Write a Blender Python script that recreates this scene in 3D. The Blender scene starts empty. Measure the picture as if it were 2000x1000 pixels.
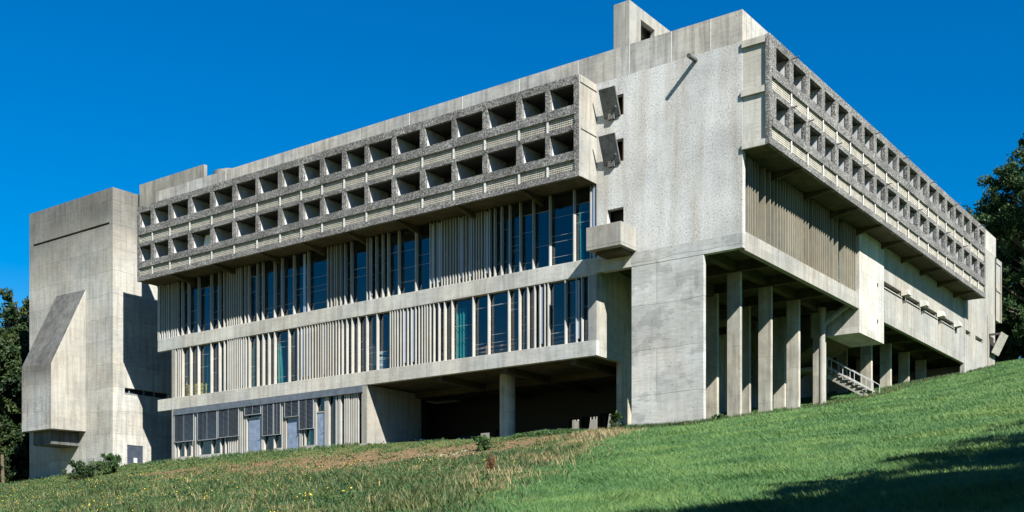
import bpy, bmesh, math, random
import numpy as np
from mathutils import Vector, Matrix
random.seed(7); RNG=np.random.default_rng(11)
S=bpy.context.scene; COL=S.collection
def R(a): return math.radians(a)
# ------------------------------------------------------------------ terrain height
CP=np.array([(25.5,-54.5,-1.7),(60,-54,0.5),(-20,-60,-4.5),(-60,-62,-6.5),(-100,-60,-8),(25,-90,-6),(90,-90,-4),(-80,-100,-12),
(-110,-30,0.5),(-100,0,5.0),(-78,-0.5,6.6),(-66.5,-.6,7.15),(-60,-.6,7.4),(-54,-.6,7.68),(-50,-.6,7.7),(-46.7,-.6,7.75),(-37,-.6,7.8),(-26.8,-.6,7.76),(-21,-.6,7.66),(-15.5,-.6,7.5),(-10,-.5,7.58),(-6.6,-.4,7.45),(-2.2,-.3,7.42),(0,0,7.6),
(-2.5,4.2,8.17),(-2.5,8.35,8.8),(-2.5,12.5,9.55),(-2.5,16.7,10.35),(-2.5,25.6,12.2),(-2.5,29.7,13.1),(-2.5,33.9,13.9),(0,43,15.75),(0,51.4,17.45),
(1.5,8,8.9),(1.5,22,11.6),(1.5,34,14.1),
(-8,60,19),(4,62,19.8),(25,62,22.2),(10,75,22.5),(40,70,25),(-10,90,23),(-60,60,17),(-60,110,20),(0,130,25),(60,130,28),(100,60,27),(100,0,14),
(20,20,13.0),(40,20,14.5),(20,0,8.4),(40,0,9.6),(20,40,17.6),(40,-25,4.6),(20,-25,3.15),
(-30,-8,6.0),(-15,-8,5.75),(-45,-8,6.0),(-60,-8,5.5),(-30,-25,2.6),(-60,-25,1.6),(0,-8,6.0),(0,-25,3.0),(0,-42,0.2),
(-66,20,7.5),(-90,20,7),(-90,60,12)],float)
def _k(r2): return np.where(r2>0, .5*r2*np.log(np.maximum(r2,1e-12)), 0)
def _fit():
    P=CP[:,:2]/50; n=len(P)
    d=((P[:,None]-P[None])**2).sum(-1); K=_k(d)+np.eye(n)*2e-4
    A=np.zeros((n+3,n+3)); A[:n,:n]=K; A[:n,n]=1; A[:n,n+1:]=P; A[n,:n]=1; A[n+1:,:n]=P.T
    b=np.zeros(n+3); b[:n]=CP[:,2]
    return P,np.linalg.solve(A,b)
_P,_W=_fit()
def height(x,y):
    x=np.asarray(x,float); y=np.asarray(y,float)
    xc=np.clip(x,-110,100)/50; yc=np.clip(y,-100,130)/50
    sh=xc.shape; X=xc.ravel(); Y=yc.ravel(); out=np.zeros(X.size)
    for s in range(0,X.size,20000):
        d=(X[s:s+20000,None]-_P[None,:,0])**2+(Y[s:s+20000,None]-_P[None,:,1])**2
        out[s:s+20000]=_k(d)@_W[:-3]+_W[-3]+_W[-2]*X[s:s+20000]+_W[-1]*Y[s:s+20000]
    z=out.reshape(sh)
    # terrace under the west wing and courtyard
    def st(a,b,v): t=np.clip((v-a)/(b-a),0,1); return t*t*(3-2*t)
    m=st(.35,1.6,y)*(1-st(-9.3,-8.7,x))*st(-54,-53,x)*(1-st(46,50,y))
    return z*(1-m)+np.minimum(z,6.75)*m

def hz(x,y): return float(height(np.array([x]),np.array([y]))[0])
# ------------------------------------------------------------------ materials
class NT:
    def __init__(s,name):
        s.m=bpy.data.materials.new(name); s.m.use_nodes=True; s.t=s.m.node_tree; s.t.nodes.clear()
        s.out=s.n('ShaderNodeOutputMaterial'); s.b=s.n('ShaderNodeBsdfPrincipled'); s.l(s.b,0,s.out,0)
        s.tc=s.n('ShaderNodeTexCoord')
    def n(s,t,**k):
        o=s.t.nodes.new(t)
        for a,b in k.items(): setattr(o,a,b)
        return o
    def l(s,a,i,b,j): s.t.links.new(a.outputs[i],b.inputs[j])
    def map(s,scale=(1,1,1),src=None,si=3,loc=(0,0,0)):
        m=s.n('ShaderNodeMapping'); m.inputs['Scale'].default_value=scale; m.inputs['Location'].default_value=loc
        if src is None: s.l(s.tc,3,m,0)
        else: s.l(src,si,m,0)
        return m
    def noise(s,scale,vec=None,detail=4,rough=.55):
        o=s.n('ShaderNodeTexNoise'); o.inputs['Scale'].default_value=scale; o.inputs['Detail'].default_value=detail; o.inputs['Roughness'].default_value=rough
        s.l(vec or s.tc, 0 if vec else 3, o,0); return o
    def ramp(s,src,si,stops):
        r=s.n('ShaderNodeValToRGB'); e=r.color_ramp.elements
        while len(e)<len(stops): e.new(.5)
        for k,(p,c) in enumerate(stops):
            e[k].position=p; e[k].color=(c,c,c,1) if not isinstance(c,tuple) else (*c,1)
        s.l(src,si,r,0); return r
    def mul(s,a,ai,b,bi,fac=1,mode='MULTIPLY'):
        m=s.n('ShaderNodeMix',data_type='RGBA',blend_type=mode); m.inputs[0].default_value=fac
        s.l(a,ai,m,6); s.l(b,bi,m,7); return m
    def math(s,op,a,ai,b=None,bi=0,v=None):
        m=s.n('ShaderNodeMath',operation=op); s.l(a,ai,m,0)
        if b is not None: s.l(b,bi,m,1)
        if v is not None: m.inputs[1].default_value=v
        return m
    def bump(s,src,si,strength,dist=.02):
        b=s.n('ShaderNodeBump'); b.inputs['Strength'].default_value=strength; b.inputs['Distance'].default_value=dist
        s.l(src,si,b,2); s.l(b,0,s.b,'Normal'); return b
def plain(name,c,rough=.6,metal=0,noise=0):
    t=NT(name); t.b.inputs['Roughness'].default_value=rough; t.b.inputs['Metallic'].default_value=metal
    if noise:
        n=t.noise(noise,detail=5); r=t.ramp(n,0,[(.3,tuple(v*.72 for v in c)),(.7,tuple(min(1,v*1.15) for v in c))]); t.l(r,0,t.b,0)
    else:
        t.b.inputs[0].default_value=(*c,1)
    return t.m
def concrete(name,c,lift=1.15,seam=.012,seamc=.6,streak=.28,stain=.35,board=9,vert=False,bumpk=.35,bw=2.6,drip=.25,top=None,patch=None,ties=True):
    """board-marked concrete: lift joints, board grain, blotches and drips"""
    t=NT(name); t.b.inputs['Roughness'].default_value=.9; t.b.inputs['Specular IOR Level'].default_value=.2
    sep=t.n('ShaderNodeSeparateXYZ'); t.l(t.tc,3,sep,0)
    add=t.math('ADD',sep,0,sep,1)
    comb=t.n('ShaderNodeCombineXYZ')
    wob=t.noise(.35,detail=1); w2=t.math('MULTIPLY',wob,0,v=.35)
    zz=t.math('ADD',sep,2,w2,0)
    if vert: t.l(zz,0,comb,0); t.l(add,0,comb,1)
    else: t.l(add,0,comb,0); t.l(zz,0,comb,1)
    br=t.n('ShaderNodeTexBrick'); br.offset=.37; br.squash=1
    for k,v in (('Scale',1),('Mortar Size',seam),('Mortar Smooth',.6),('Bias',0),('Brick Width',bw),('Row Height',lift)): br.inputs[k].default_value=v
    br.inputs['Color1'].default_value=(1,1,1,1); br.inputs['Color2'].default_value=(.82,.82,.82,1); br.inputs['Mortar'].default_value=(seamc,seamc,seamc,1)
    t.l(comb,0,br,0)
    mp=t.map((1,1,board) if not vert else (board,board,1))
    gr=t.noise(1.6,mp,detail=5,rough=.65); grr=t.ramp(gr,0,[(.32,1-streak),(.6,1.0)])
    bl=t.noise(.45,detail=6,rough=.62); blr=t.ramp(bl,0,[(.35,1-stain),(.62,1.0)])
    mp2=t.map((2.2,2.2,.16)); dr=t.noise(1.5,mp2,detail=5,rough=.7); drr=t.ramp(dr,0,[(.36,1-drip),(.55,1.0)])
    fine=t.noise(26,detail=3); fr=t.ramp(fine,0,[(.3,.88),(.65,1.0)])
    cv=t.n('ShaderNodeCombineXYZ'); t.l(add,0,cv,0); t.l(sep,2,cv,1)
    tv=t.n('ShaderNodeTexVoronoi',voronoi_dimensions='2D'); tv.inputs['Scale'].default_value=.8; tv.inputs['Randomness'].default_value=.16; t.l(cv,0,tv,0)
    tr_=t.ramp(tv,0,[(.022,.62),(.040,1.0)])
    cn=t.noise(.7,t.map((1,1,1.3),loc=(11,2,5)),detail=8,rough=.75); cs=t.math('SUBTRACT',cn,0,v=.5); ca=t.math('ABSOLUTE',cs,0); cr=t.ramp(ca,0,[(.0,.80),(.006,1.0)])
    col=t.n('ShaderNodeRGB'); col.outputs[0].default_value=(*c,1)
    # warm/cool drift
    hue=t.noise(.23,t.map((1,1,1),loc=(7,3,1)),detail=3); hr=t.ramp(hue,0,[(.35,(1,.965,.9)),(.65,(.95,.985,1.0))])
    m=t.mul(col,0,br,0); m=t.mul(m,2,grr,0); m=t.mul(m,2,blr,0); m=t.mul(m,2,drr,0); m=t.mul(m,2,fr,0); m=t.mul(m,2,hr,0)
    if ties: m=t.mul(m,2,tr_,0); m=t.mul(m,2,cr,0)
    if top:   # weathered dark crown between two heights (local z), ragged drips
        z0,z1,dark=top
        j=t.math('MULTIPLY',dr,0,v=2.6); zz2=t.math('ADD',sep,2,j,0)
        mr=t.n('ShaderNodeMapRange'); mr.inputs[1].default_value=z0+1.3; mr.inputs[2].default_value=z1+1.3; mr.inputs[3].default_value=1; mr.inputs[4].default_value=dark
        t.l(zz2,0,mr,0); m=t.mul(m,2,mr,0)
    if patch:
        pn=t.noise(.55,t.map((1,1,1.5),loc=(3,9,4)),detail=7,rough=.6); pr=t.ramp(pn,0,[(patch-.02,.80),(patch+.01,1.0)]); m=t.mul(m,2,pr,0)
    t.l(m,2,t.b,0)
    h=t.mul(br,0,grr,0); h=t.mul(h,2,fr,0); t.bump(h,2,bumpk,.03)
    # small tie holes
    return t.m
def m_rough():
    t=NT('sprayed_roughcast'); t.b.inputs['Roughness'].default_value=.95; t.b.inputs['Specular IOR Level'].default_value=.15
    v=t.n('ShaderNodeTexVoronoi'); v.inputs['Scale'].default_value=7; n0=t.noise(3.5,detail=2)
    mx=t.n('ShaderNodeMix',data_type='VECTOR'); mx.inputs[0].default_value=.12; t.l(t.tc,3,mx,4); t.l(n0,1,mx,5); t.l(mx,1,v,0)
    n=t.noise(9,detail=6,rough=.7); a=t.math('ADD',v,0,n,0)
    hr=t.ramp(a,0,[(.55,0.0),(1.15,1.0)])
    t.bump(hr,0,.9,.1)
    pn=t.noise(11,detail=5,rough=.75); pit=t.ramp(pn,0,[(.37,.45),(.46,.85),(.60,1.08)]); lg=t.noise(.9,detail=4); lr=t.ramp(lg,0,[(.5,0.0),(.75,1.0)])
    pf=t.n('ShaderNodeMix',data_type='RGBA'); t.l(lr,0,pf,0); t.l(pit,0,pf,6); pf.inputs[7].default_value=(.97,.97,.97,1)
    bl=t.noise(.3,detail=6,rough=.6); br=t.ramp(bl,0,[(.35,(.41,.415,.41)),(.62,(.56,.565,.555))])
    mp=t.map((1.2,1.2,.12)); d=t.noise(.8,mp,detail=5); dr=t.ramp(d,0,[(.36,(.80,.76,.70)),(.55,(1,1,1))])
    m=t.mul(br,0,pf,2); m=t.mul(m,2,dr,0); t.l(m,2,t.b,0); return t.m
def m_pebble():
    t=NT('exposed_pebble_concrete'); t.b.inputs['Roughness'].default_value=.9; t.b.inputs['Specular IOR Level'].default_value=.25
    v=t.n('ShaderNodeTexVoronoi'); v.inputs['Scale'].default_value=21.0; t.l(t.tc,3,v,0)
    sp=t.n('ShaderNodeSeparateColor'); t.l(v,1,sp,0)
    c=t.ramp(sp,0,[(.0,(.055,.056,.055)),(.25,(.11,.11,.107)),(.5,(.185,.182,.172)),(.82,(.33,.32,.30))]); c.color_ramp.interpolation='CONSTANT'
    bl=t.noise(.6,detail=4); br=t.ramp(bl,0,[(.35,.7),(.65,1.1)]); m=t.mul(c,0,br,0); t.l(m,2,t.b,0)
    t.bump(v,0,.5,-.015); return t.m
def m_glass(name='window_glass',tint=(.80,.87,.90),k=.05):
    t=NT(name); tr=t.n('ShaderNodeBsdfTransparent'); tr.inputs[0].default_value=(*tint,1)
    g=t.n('ShaderNodeBsdfGlossy'); g.inputs['Roughness'].default_value=.03; g.inputs[0].default_value=(.95,.97,1,1)
    n=t.noise(.7,detail=2); b=t.n('ShaderNodeBump'); b.inputs['Strength'].default_value=.15; b.inputs['Distance'].default_value=.02; t.l(n,0,b,2); t.l(b,0,g,2)
    f=t.n('ShaderNodeFresnel'); f.inputs[0].default_value=1.55; a=t.math('ADD',f,0,v=k); ge=t.n('ShaderNodeNewGeometry'); iv=t.n('ShaderNodeMath',operation='SUBTRACT'); iv.inputs[0].default_value=1; t.l(ge,6,iv,1); a=t.math('MULTIPLY',a,0,iv,0)
    mx=t.n('ShaderNodeMixShader'); t.l(a,0,mx,0); t.l(tr,0,mx,1); t.l(g,0,mx,2); t.l(mx,0,t.out,0); return t.m
def m_leaf(name,c1,c2,c3,sc=.9,tr=.25):
    t=NT(name); t.b.inputs['Roughness'].default_value=.55; t.b.inputs['Specular IOR Level'].default_value=.25
    n=t.noise(sc,detail=3); n2=t.noise(9,detail=2); a=t.math('ADD',n,0,n2,0)
    r=t.ramp(a,0,[(.80,c1),(1.0,c2),(1.2,c3)])
    h=t.math('MULTIPLY',a,0,v=.5); t.t.links.remove(r.inputs[0].links[0]); t.l(h,0,r,0)
    for e,p in zip(r.color_ramp.elements,(.40,.5,.62)): e.position=p
    t.l(r,0,t.b,0)
    tl=t.n('ShaderNodeBsdfTranslucent'); t.l(r,0,tl,0); mx=t.n('ShaderNodeMixShader'); mx.inputs[0].default_value=tr
    t.l(t.b,0,mx,1); t.l(tl,0,mx,2); t.l(mx,0,t.out,0); return t.m
def m_ground():
    t=NT('hillside_turf_and_soil'); t.b.inputs['Roughness'].default_value=1; t.b.inputs['Specular IOR Level'].default_value=.05
    la=t.n('ShaderNodeAttribute',attribute_name='lawn'); so=t.n('ShaderNodeAttribute',attribute_name='soil')
    n=t.noise(.6,detail=6,rough=.65); n2=t.noise(7,detail=6,rough=.7)
    lawn=t.ramp(n,0,[(.35,(.040,.085,.025)),(.65,(.075,.135,.038))])
    rough=t.ramp(n2,0,[(.35,(.04,.075,.02)),(.5,(.09,.11,.035)),(.68,(.17,.13,.07))])
    soil=t.ramp(n2,0,[(.35,(.07,.055,.028)),(.50,(.15,.095,.05)),(.66,(.25,.19,.12))])
    a=t.n('ShaderNodeMix',data_type='RGBA'); t.l(la,2,a,0); t.l(rough,0,a,6); t.l(lawn,0,a,7)
    b=t.n('ShaderNodeMix',data_type='RGBA'); 
    s1=t.math('ADD',n2,0,so,2); s2=t.ramp(s1,0,[(.75,0.0),(1.0,1.0)]); t.l(s2,0,b,0); t.l(a,2,b,6); t.l(soil,0,b,7)
    t.l(b,2,t.b,0); t.bump(n2,0,1.0,.12); return t.m
M={}
M['conc']=concrete('board_marked_concrete',(.58,.57,.53),lift=1.2,seam=.010,streak=.16,stain=.22)
M['tower']=concrete('tower_board_concrete',(.51,.50,.465),lift=1.85,seam=.016,seamc=.5,streak=.22,stain=.25,bw=3.4,board=10,top=(16.2,21.5,.42))
M['dark']=concrete('weathered_grey_concrete',(.17,.175,.175),lift=2.5,seam=.004,seamc=.8,streak=.35,stain=.4,vert=True,board=7,drip=.4)
M['para']=concrete('parapet_concrete',(.50,.49,.465),lift=50,seam=.001,seamc=.8,streak=.2,stain=.34,bw=90,board=8,drip=.34)
M['fin']=concrete('mullion_concrete',(.42,.415,.39),lift=9,ties=False,seam=.001,streak=.1,stain=.12,drip=.12,board=1,bumpk=.1)
M['fin2']=concrete('sandy_mullion_concrete',(.31,.285,.225),lift=9,ties=False,seam=.001,streak=.12,stain=.18,drip=.15,board=1,bumpk=.1)
M['pier']=concrete('pier_board_concrete',(.50,.475,.41),lift=2.7,seam=.014,seamc=.55,streak=.2,stain=.28,vert=False,bw=6,board=1,drip=.3)
M['slab']=concrete('slab_pier_concrete',(.57,.575,.565),lift=2.45,seam=.018,seamc=.42,streak=.22,stain=.28,bw=9,board=11,drip=.10,patch=.42)
M['end']=concrete('pale_cast_concrete',(.39,.38,.35),lift=5,seam=.006,streak=.12,stain=.18,bw=1.1,board=2,vert=False,drip=.25)
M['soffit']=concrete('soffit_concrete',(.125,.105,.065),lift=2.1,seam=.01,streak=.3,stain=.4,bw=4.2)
M['boxfront']=concrete('stained_box_concrete',(.54,.53,.51),lift=1.1,seam=.012,streak=.3,stain=.3,drip=.35,bw=4,top=(6.0,8.6,.45))
M['rough']=m_rough(); M['pebble']=m_pebble(); M['glass']=m_glass(); 
M['lattice']=plain('cream_pierced_block',(.52,.49,.42),.85,noise=3)
M['joint']=plain('pale_mortar_joint',(.60,.59,.56),.85,noise=5)
M['white']=plain('whitewashed_loggia_plaster',(.46,.47,.48),.8,noise=2)
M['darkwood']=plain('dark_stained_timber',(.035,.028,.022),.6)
M['steel']=plain('galvanised_blind_box',(.16,.18,.21),.45,.4,noise=2)
M['vent']=plain('pale_blue_ventilator_metal',(.30,.36,.46),.5,.3)
M['door']=plain('worn_blue_grey_door',(.19,.24,.33),.55,noise=2.5)
M['door2']=plain('slate_blue_metal_door',(.04,.052,.075),.5,noise=2)
M['blind']=plain('slatted_blind_metal',(.12,.14,.18),.45,.3)
M['frame']=plain('aluminium_glazing_bar',(.28,.30,.31),.5,.3); M['screen']=concrete('roof_screen_concrete',(.36,.35,.315),lift=3,seam=.004,streak=.25,stain=.3,vert=True,drip=.3,ties=False)
M['inner']=plain('dim_interior_plaster',(.035,.032,.03),.9); M['loggiaceil']=plain('shade_toned_loggia_concrete',(.035,.033,.03),.9)  # loggia floors and ceilings are coloured dark to stand for shade
M['innerfloor']=plain('interior_floor_screed',(.05,.045,.04),.7)
M['teal']=plain('teal_curtain_cloth',(.008,.18,.145),.8)
M['wood']=plain('varnished_pine',(.50,.22,.09),.5)
M['yellow']=plain('yellow_laminate',(.60,.40,.04),.5)
M['paper']=plain('white_card',(.75,.75,.72),.8)
M['red']=plain('red_cloth',(.55,.02,.02),.8)
M['rail']=plain('painted_handrail_steel',(.45,.47,.46),.45,.2)
M['asphalt']=plain('carport_asphalt',(.05,.05,.05),.9,noise=6)
M['tyre']=plain('black_rubber',(.02,.02,.02),.9); M['rim']=plain('wheel_metal',(.4,.4,.42),.3,.8)
M['carglass']=plain('car_window',(.02,.03,.04),.05)
M['bark']=plain('rough_bark',(.10,.075,.05),.9,noise=6)
M['stone']=plain('pale_rubble_stone',(.30,.27,.22),.9,noise=3)
M['groundm']=m_ground()
M['leaf']=m_leaf('deciduous_leaves',(.012,.036,.012),(.030,.070,.020),(.075,.11,.03),sc=.5)
M['leafd']=m_leaf('dark_woodland_leaves',(.010,.026,.012),(.022,.048,.016),(.06,.075,.02),sc=.5,tr=.12)
M['bush']=m_leaf('shrub_leaves',(.025,.06,.02),(.05,.10,.03),(.09,.14,.05),sc=2)
M['grass']=m_leaf('lawn_blades',(.040,.108,.034),(.078,.162,.050),(.15,.225,.065),sc=.30,tr=.3)
M['weed']=m_leaf('meadow_weeds',(.030,.080,.035),(.070,.120,.040),(.17,.155,.07),sc=.7,tr=.3)
M['dry']=m_leaf('dry_grass_stalks',(.14,.12,.05),(.25,.20,.10),(.38,.31,.18),sc=.8,tr=.2)
M['flower']=plain('yellow_petals',(.75,.55,.02),.6)
# ------------------------------------------------------------------ mesh builder
def link(o): COL.objects.link(o); return o
class MB:
    def __init__(s): s.v=[]; s.f=[]; s.m=[]
    def poly(s,pts,mi=0):
        n=len(s.v); s.v+=[tuple(p) for p in pts]; s.f.append(tuple(range(n,n+len(pts)))); s.m.append(mi)
    def box(s,x0,x1,y0,y1,z0,z1,mi=0):
        s.hexa([(x0,y0,z0),(x1,y0,z0),(x1,y1,z0),(x0,y1,z0),(x0,y0,z1),(x1,y0,z1),(x1,y1,z1),(x0,y1,z1)],mi); return s
    def hexa(s,p,mi=0):
        n=len(s.v); s.v+=[tuple(q) for q in p]
        for f in ((0,3,2,1),(4,5,6,7),(0,1,5,4),(1,2,6,5),(2,3,7,6),(3,0,4,7)): s.f.append(tuple(n+i for i in f)); s.m.append(mi)
        return s
    def tube(s,a,b,r0,r1=None,n=10,mi=0,cap=True):
        r1=r0 if r1 is None else r1; a=Vector(a); b=Vector(b); d=(b-a).normalized(); u=d.orthogonal().normalized(); w=d.cross(u); k=len(s.v)
        for c,r in ((a,r0),(b,r1)):
            for i in range(n):
                t=2*math.pi*i/n; s.v.append(tuple(c+u*r*math.cos(t)+w*r*math.sin(t)))
        for i in range(n): j=(i+1)%n; s.f.append((k+i,k+j,k+n+j,k+n+i)); s.m.append(mi)
        if cap: s.f.append(tuple(k+i for i in range(n))[::-1]); s.m.append(mi); s.f.append(tuple(k+n+i for i in range(n))); s.m.append(mi)
        return s
    def wall(s,axis,c0,c1,u0,u1,z0,z1,holes=(),mi=0):
        """wall slab normal to axis (0=x,1=y) between c0 (outer) and c1, spanning u,z, with rectangular holes (ua,ub,za,zb)"""
        us=sorted({u0,u1,*[h[0] for h in holes],*[h[1] for h in holes]}); zs=sorted({z0,z1,*[h[2] for h in holes],*[h[3] for h in holes]})
        P=(lambda c,u,z:(c,u,z)) if axis==0 else (lambda c,u,z:(u,c,z))
        nu,nz=len(us)-1,len(zs)-1
        def solid(i,j):
            if i<0 or j<0 or i>=nu or j>=nz: return False
            a=(us[i]+us[i+1])/2; b=(zs[j]+zs[j+1])/2
            return not any(h[0]<a<h[1] and h[2]<b<h[3] for h in holes)
        idx={}
        def V(c,i,j):
            k=(c,i,j)
            if k not in idx: idx[k]=len(s.v); s.v.append(P(c0 if c==0 else c1,us[i],zs[j]))
            return idx[k]
        for i in range(nu):
            for j in range(nz):
                if not solid(i,j): continue
                s.f.append((V(0,i,j),V(0,i+1,j),V(0,i+1,j+1),V(0,i,j+1))); s.f.append((V(1,i,j),V(1,i,j+1),V(1,i+1,j+1),V(1,i+1,j)))
                s.m+= [mi,mi]
                for di,dj,a,b in ((-1,0,(i,j),(i,j+1)),(1,0,(i+1,j+1),(i+1,j)),(0,-1,(i+1,j),(i,j)),(0,1,(i,j+1),(i+1,j+1))):
                    if not solid(i+di,j+dj): s.f.append((V(0,*a),V(0,*b),V(1,*b),V(1,*a))); s.m.append(mi)
        return s
    def build(s,name,mats,parent=None,smooth=False,bevel=0):
        me=bpy.data.meshes.new(name); off=Vector(parent['_o']) if parent is not None and '_o' in parent else Vector((0,0,0))
        me.from_pydata([(x-off[0],y-off[1],z-off[2]) for x,y,z in s.v],[],s.f)
        if not isinstance(mats,(list,tuple)): mats=[mats]
        for m in mats: me.materials.append(M[m] if isinstance(m,str) else m)
        if len(mats)>1: me.polygons.foreach_set('material_index',s.m)
        bm=bmesh.new(); bm.from_mesh(me); bmesh.ops.recalc_face_normals(bm,faces=bm.faces); bm.to_mesh(me); bm.free()
        if smooth: me.polygons.foreach_set('use_smooth',[True]*len(me.polygons))
        o=bpy.data.objects.new(name,me); link(o)
        if parent is not None: o.parent=parent
        if parent is not None and '_o' in parent: o['_o']=list(parent['_o'])
        if bevel:
            b=o.modifiers.new('edge_wear','BEVEL'); b.width=bevel; b.segments=1; b.limit_method='ANGLE'
        return o
def split(mb,name,mats,parent,**k):
    """every loose piece of the builder becomes a part of its own"""
    par=list(range(len(mb.v)))
    def find(i):
        while par[i]!=i: par[i]=par[par[i]]; i=par[i]
        return i
    for f in mb.f:
        for i in f[1:]: par[find(i)]=find(f[0])
    groups={}
    for f,m in zip(mb.f,mb.m): groups.setdefault(find(f[0]),[]).append((f,m))
    out=[]
    for g in groups.values():
        w=MB(); mp={}
        for f,m in g:
            for i in f:
                if i not in mp: mp[i]=len(w.v); w.v.append(mb.v[i])
            w.f.append(tuple(mp[i] for i in f)); w.m.append(m)
        out.append(w.build(name,mats,parent,**k))
    return out
def thing(name,label,cat,loc,group=None):
    o=bpy.data.objects.new(name,None); link(o); o.location=loc; o['_o']=list(loc); o['label']=label; o['category']=cat
    if group: o['group']=group
    return o
def tag(o,label=None,cat=None,group=None,kind=None):
    if label: o['label']=label
    if cat: o['category']=cat
    if group: o['group']=group
    if kind: o['kind']=kind
    return o
def solo(mb,name,mats,label,cat,loc,group=None,smooth=False,bevel=0):
    """a thing that is one mesh, origin at loc"""
    class D(dict): pass
    e={'_o':loc}
    me_off=Vector(loc); mb.v=[(x-loc[0],y-loc[1],z-loc[2]) for x,y,z in mb.v]
    o=mb.build(name,mats,None,smooth,bevel); o.location=loc; tag(o,label,cat,group); return o
CAM=Vector((25.4751,-54.5218,0.0))
# ================================================================== the convent
BASE=(-24,1,7.0)
conv=thing('convent_building','large raw concrete convent with gridded balcony floors raised on piers above the slope','building',BASE)
def P(mb,name,mat,parent=None,**k): return mb.build(name,mat,parent or conv,**k)
XL=-48.43; XR=-8.85
# --- rough corner wall
w=MB(); w.wall(1,0,.35,-8.85,0,17.15,27.0,[(-8.1,-7.09,24.9,26.05),(-8.1,-7.09,22.35,23.6),(-8.14,-7.09,18.3,19.8)])
P(w,'roughcast_wall','rough')
w=MB(); 
for z0,z1 in ((24.9,26.05),(22.35,23.6),(18.3,19.8)): w.box(-8.3,-7.0,.9,.95,z0-.1,z1+.1)
split(w,'window_recess','darkwood',conv)
w=MB(); w.box(-7.28,-7.12,.18,.22,24.95,26.0); w.box(-7.28,-7.16,.18,.22,22.4,23.55); split(w,'window_shutter','wood',conv)
# vertical joint beside the cell block
# --- parapets
w=MB(); w.box(-8.85,0,.003,.33,27.0,28.65); w.box(-48.62,-8.85,.003,.33,26.62,28.65); P(w,'parapet','para')
w=MB(); w.box(-.33,0.0,.33,51.4,27.0,28.65); P(w,'parapet','para')
w=MB()
for x in (-10.08,-6.73,-4.13,-1.8,-14.2,-18.5,-22.8,-27.1,-31.5,-36,-40.5,-44.8): w.box(x-.018,x+.018,-.006,.02,27.0,28.64)
split(w,'parapet_joint','joint',conv)
# --- roof slab and backs
w=MB(); w.box(-48.3,-.35,.35,12,26.7,27.1); w.box(-9,-.35,12,51.2,26.7,27.1); split(w,'roof','para',conv)
w=MB(); w.box(-48.3,-9,11.7,12,11.9,26.7); w.box(-9.1,-8.8,12,51,16.9,26.7); split(w,'courtyard_wall','conc',conv)
# --- water spout
w=MB(); w.tube((-2.66,.1,26.72),(-2.66,-.82,26.68),.13,.12,12); P(w,'water_spout','dark',smooth=False)
# --- hooded window plates
for z1,z0 in ((26.29,24.86),(23.72,22.23)):
    w=MB(); a,b=-8.3,-7.25; t=.10
    w.hexa([(a,-.10,z0),(b,-.10,z0),(b,-.10+t,z0+.03),(a,-.10+t,z0+.03),(a,-.70,z1),(b,-.70,z1),(b,-.70+t,z1+.03),(a,-.70+t,z1+.03)])
    h=P(w,'window_hood','dark',bevel=.01)
    w=MB(); w.box(-8.0,-7.6,-.18,.0,z0-.12,z0+.2); w.box(-7.45,-7.38,-.35,0,z0+.4,z0+.5); split(w,'bracket','dark',h)
# --- little balcony box
w=MB(); x0,x1,y0,z0,z1=-8.49,-6.28,-1.63,17.22,18.48; t=.14
w.hexa([(x0,y0,z0+.28),(x1,y0,z0+.28),(x1,0,z0),(x0,0,z0),(x0,y0,z0+.30),(x1,y0,z0+.30),(x1,0,z0+.30),(x0,0,z0+.30)]) if False else w.box(x0+.001,x1-.001,y0+.001,0,z0,z0+.16)
w.box(x0,x1,y0,y0+t,z0+.16,z1); w.box(x0,x0+t,y0+t,0,z0+.16,z1); w.box(x1-t,x1,y0+t,0,z0+.16,z1)
bal=P(w,'balcony','end',bevel=.012)
w=MB(); w.box(x0+.35,x1-.25,-1.2,0,z0-.18,z0-.002); P(w,'balcony_ledge','soffit',bal)
# --- edge beam over the recess, corner pier
w=MB(); w.box(-8.84,-6.62,.0,.4,16.42,17.15); P(w,'lintel_beam','conc')
w=MB(); w.box(-6.62,-.0,.0,.35,16.4,17.15); P(w,'lintel_beam','slab')
w=MB(); w.box(-6.6,-2.2,.012,.26,6.2,16.4); P(w,'slab_pier','slab',bevel=.02)
w=MB(); w.box(-9.15,XR,2.65,50.8,6.0,16.9); P(w,'cross_wall','pier')
w=MB(); w.box(-9.2,XR,.3,2.65,11.8,17.2); P(w,'cross_wall','pier')
def PX10(p,q):
    return tuple(CAM.x+64.4*((b:=(v-1000)/2239.)*.80482-.59353)/(b*.59353+.80482) for v in (p,q))
# --- west wing floors and bands
w=MB(); w.box(XL,XR,0,.32,16.35,17.30); P(w,'floor_band','conc',bevel=.015)
w=MB(); w.box(XL,XR,0,.32,11.80,12.68); P(w,'floor_band','conc',bevel=.015)
w=MB(); w.box(XL,-9.2,.32,11.7,16.6,17.25); w.box(XL,-9.2,.32,11.7,12.0,12.62); w.box(-46.75,-29.2,.5,11.7,7.2,7.95); w.box(-29.2,-26.7,.5,5.1,7.2,7.95); split(w,'floor_slab','innerfloor',conv)
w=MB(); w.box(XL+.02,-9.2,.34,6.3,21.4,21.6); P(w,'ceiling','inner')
w=MB(); w.box(XL+.1,-9.2,6.3,6.5,12.6,21.4); w.box(-46.4,-26.99,6.3,6.5,7.9,12.0); w.box(-27.0,-26.72,.9,6.3,12.7,16.5); w.box(-48.35,-48.1,.35,6.3,17.3,21.4); split(w,'interior_wall','inner',conv)
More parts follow.
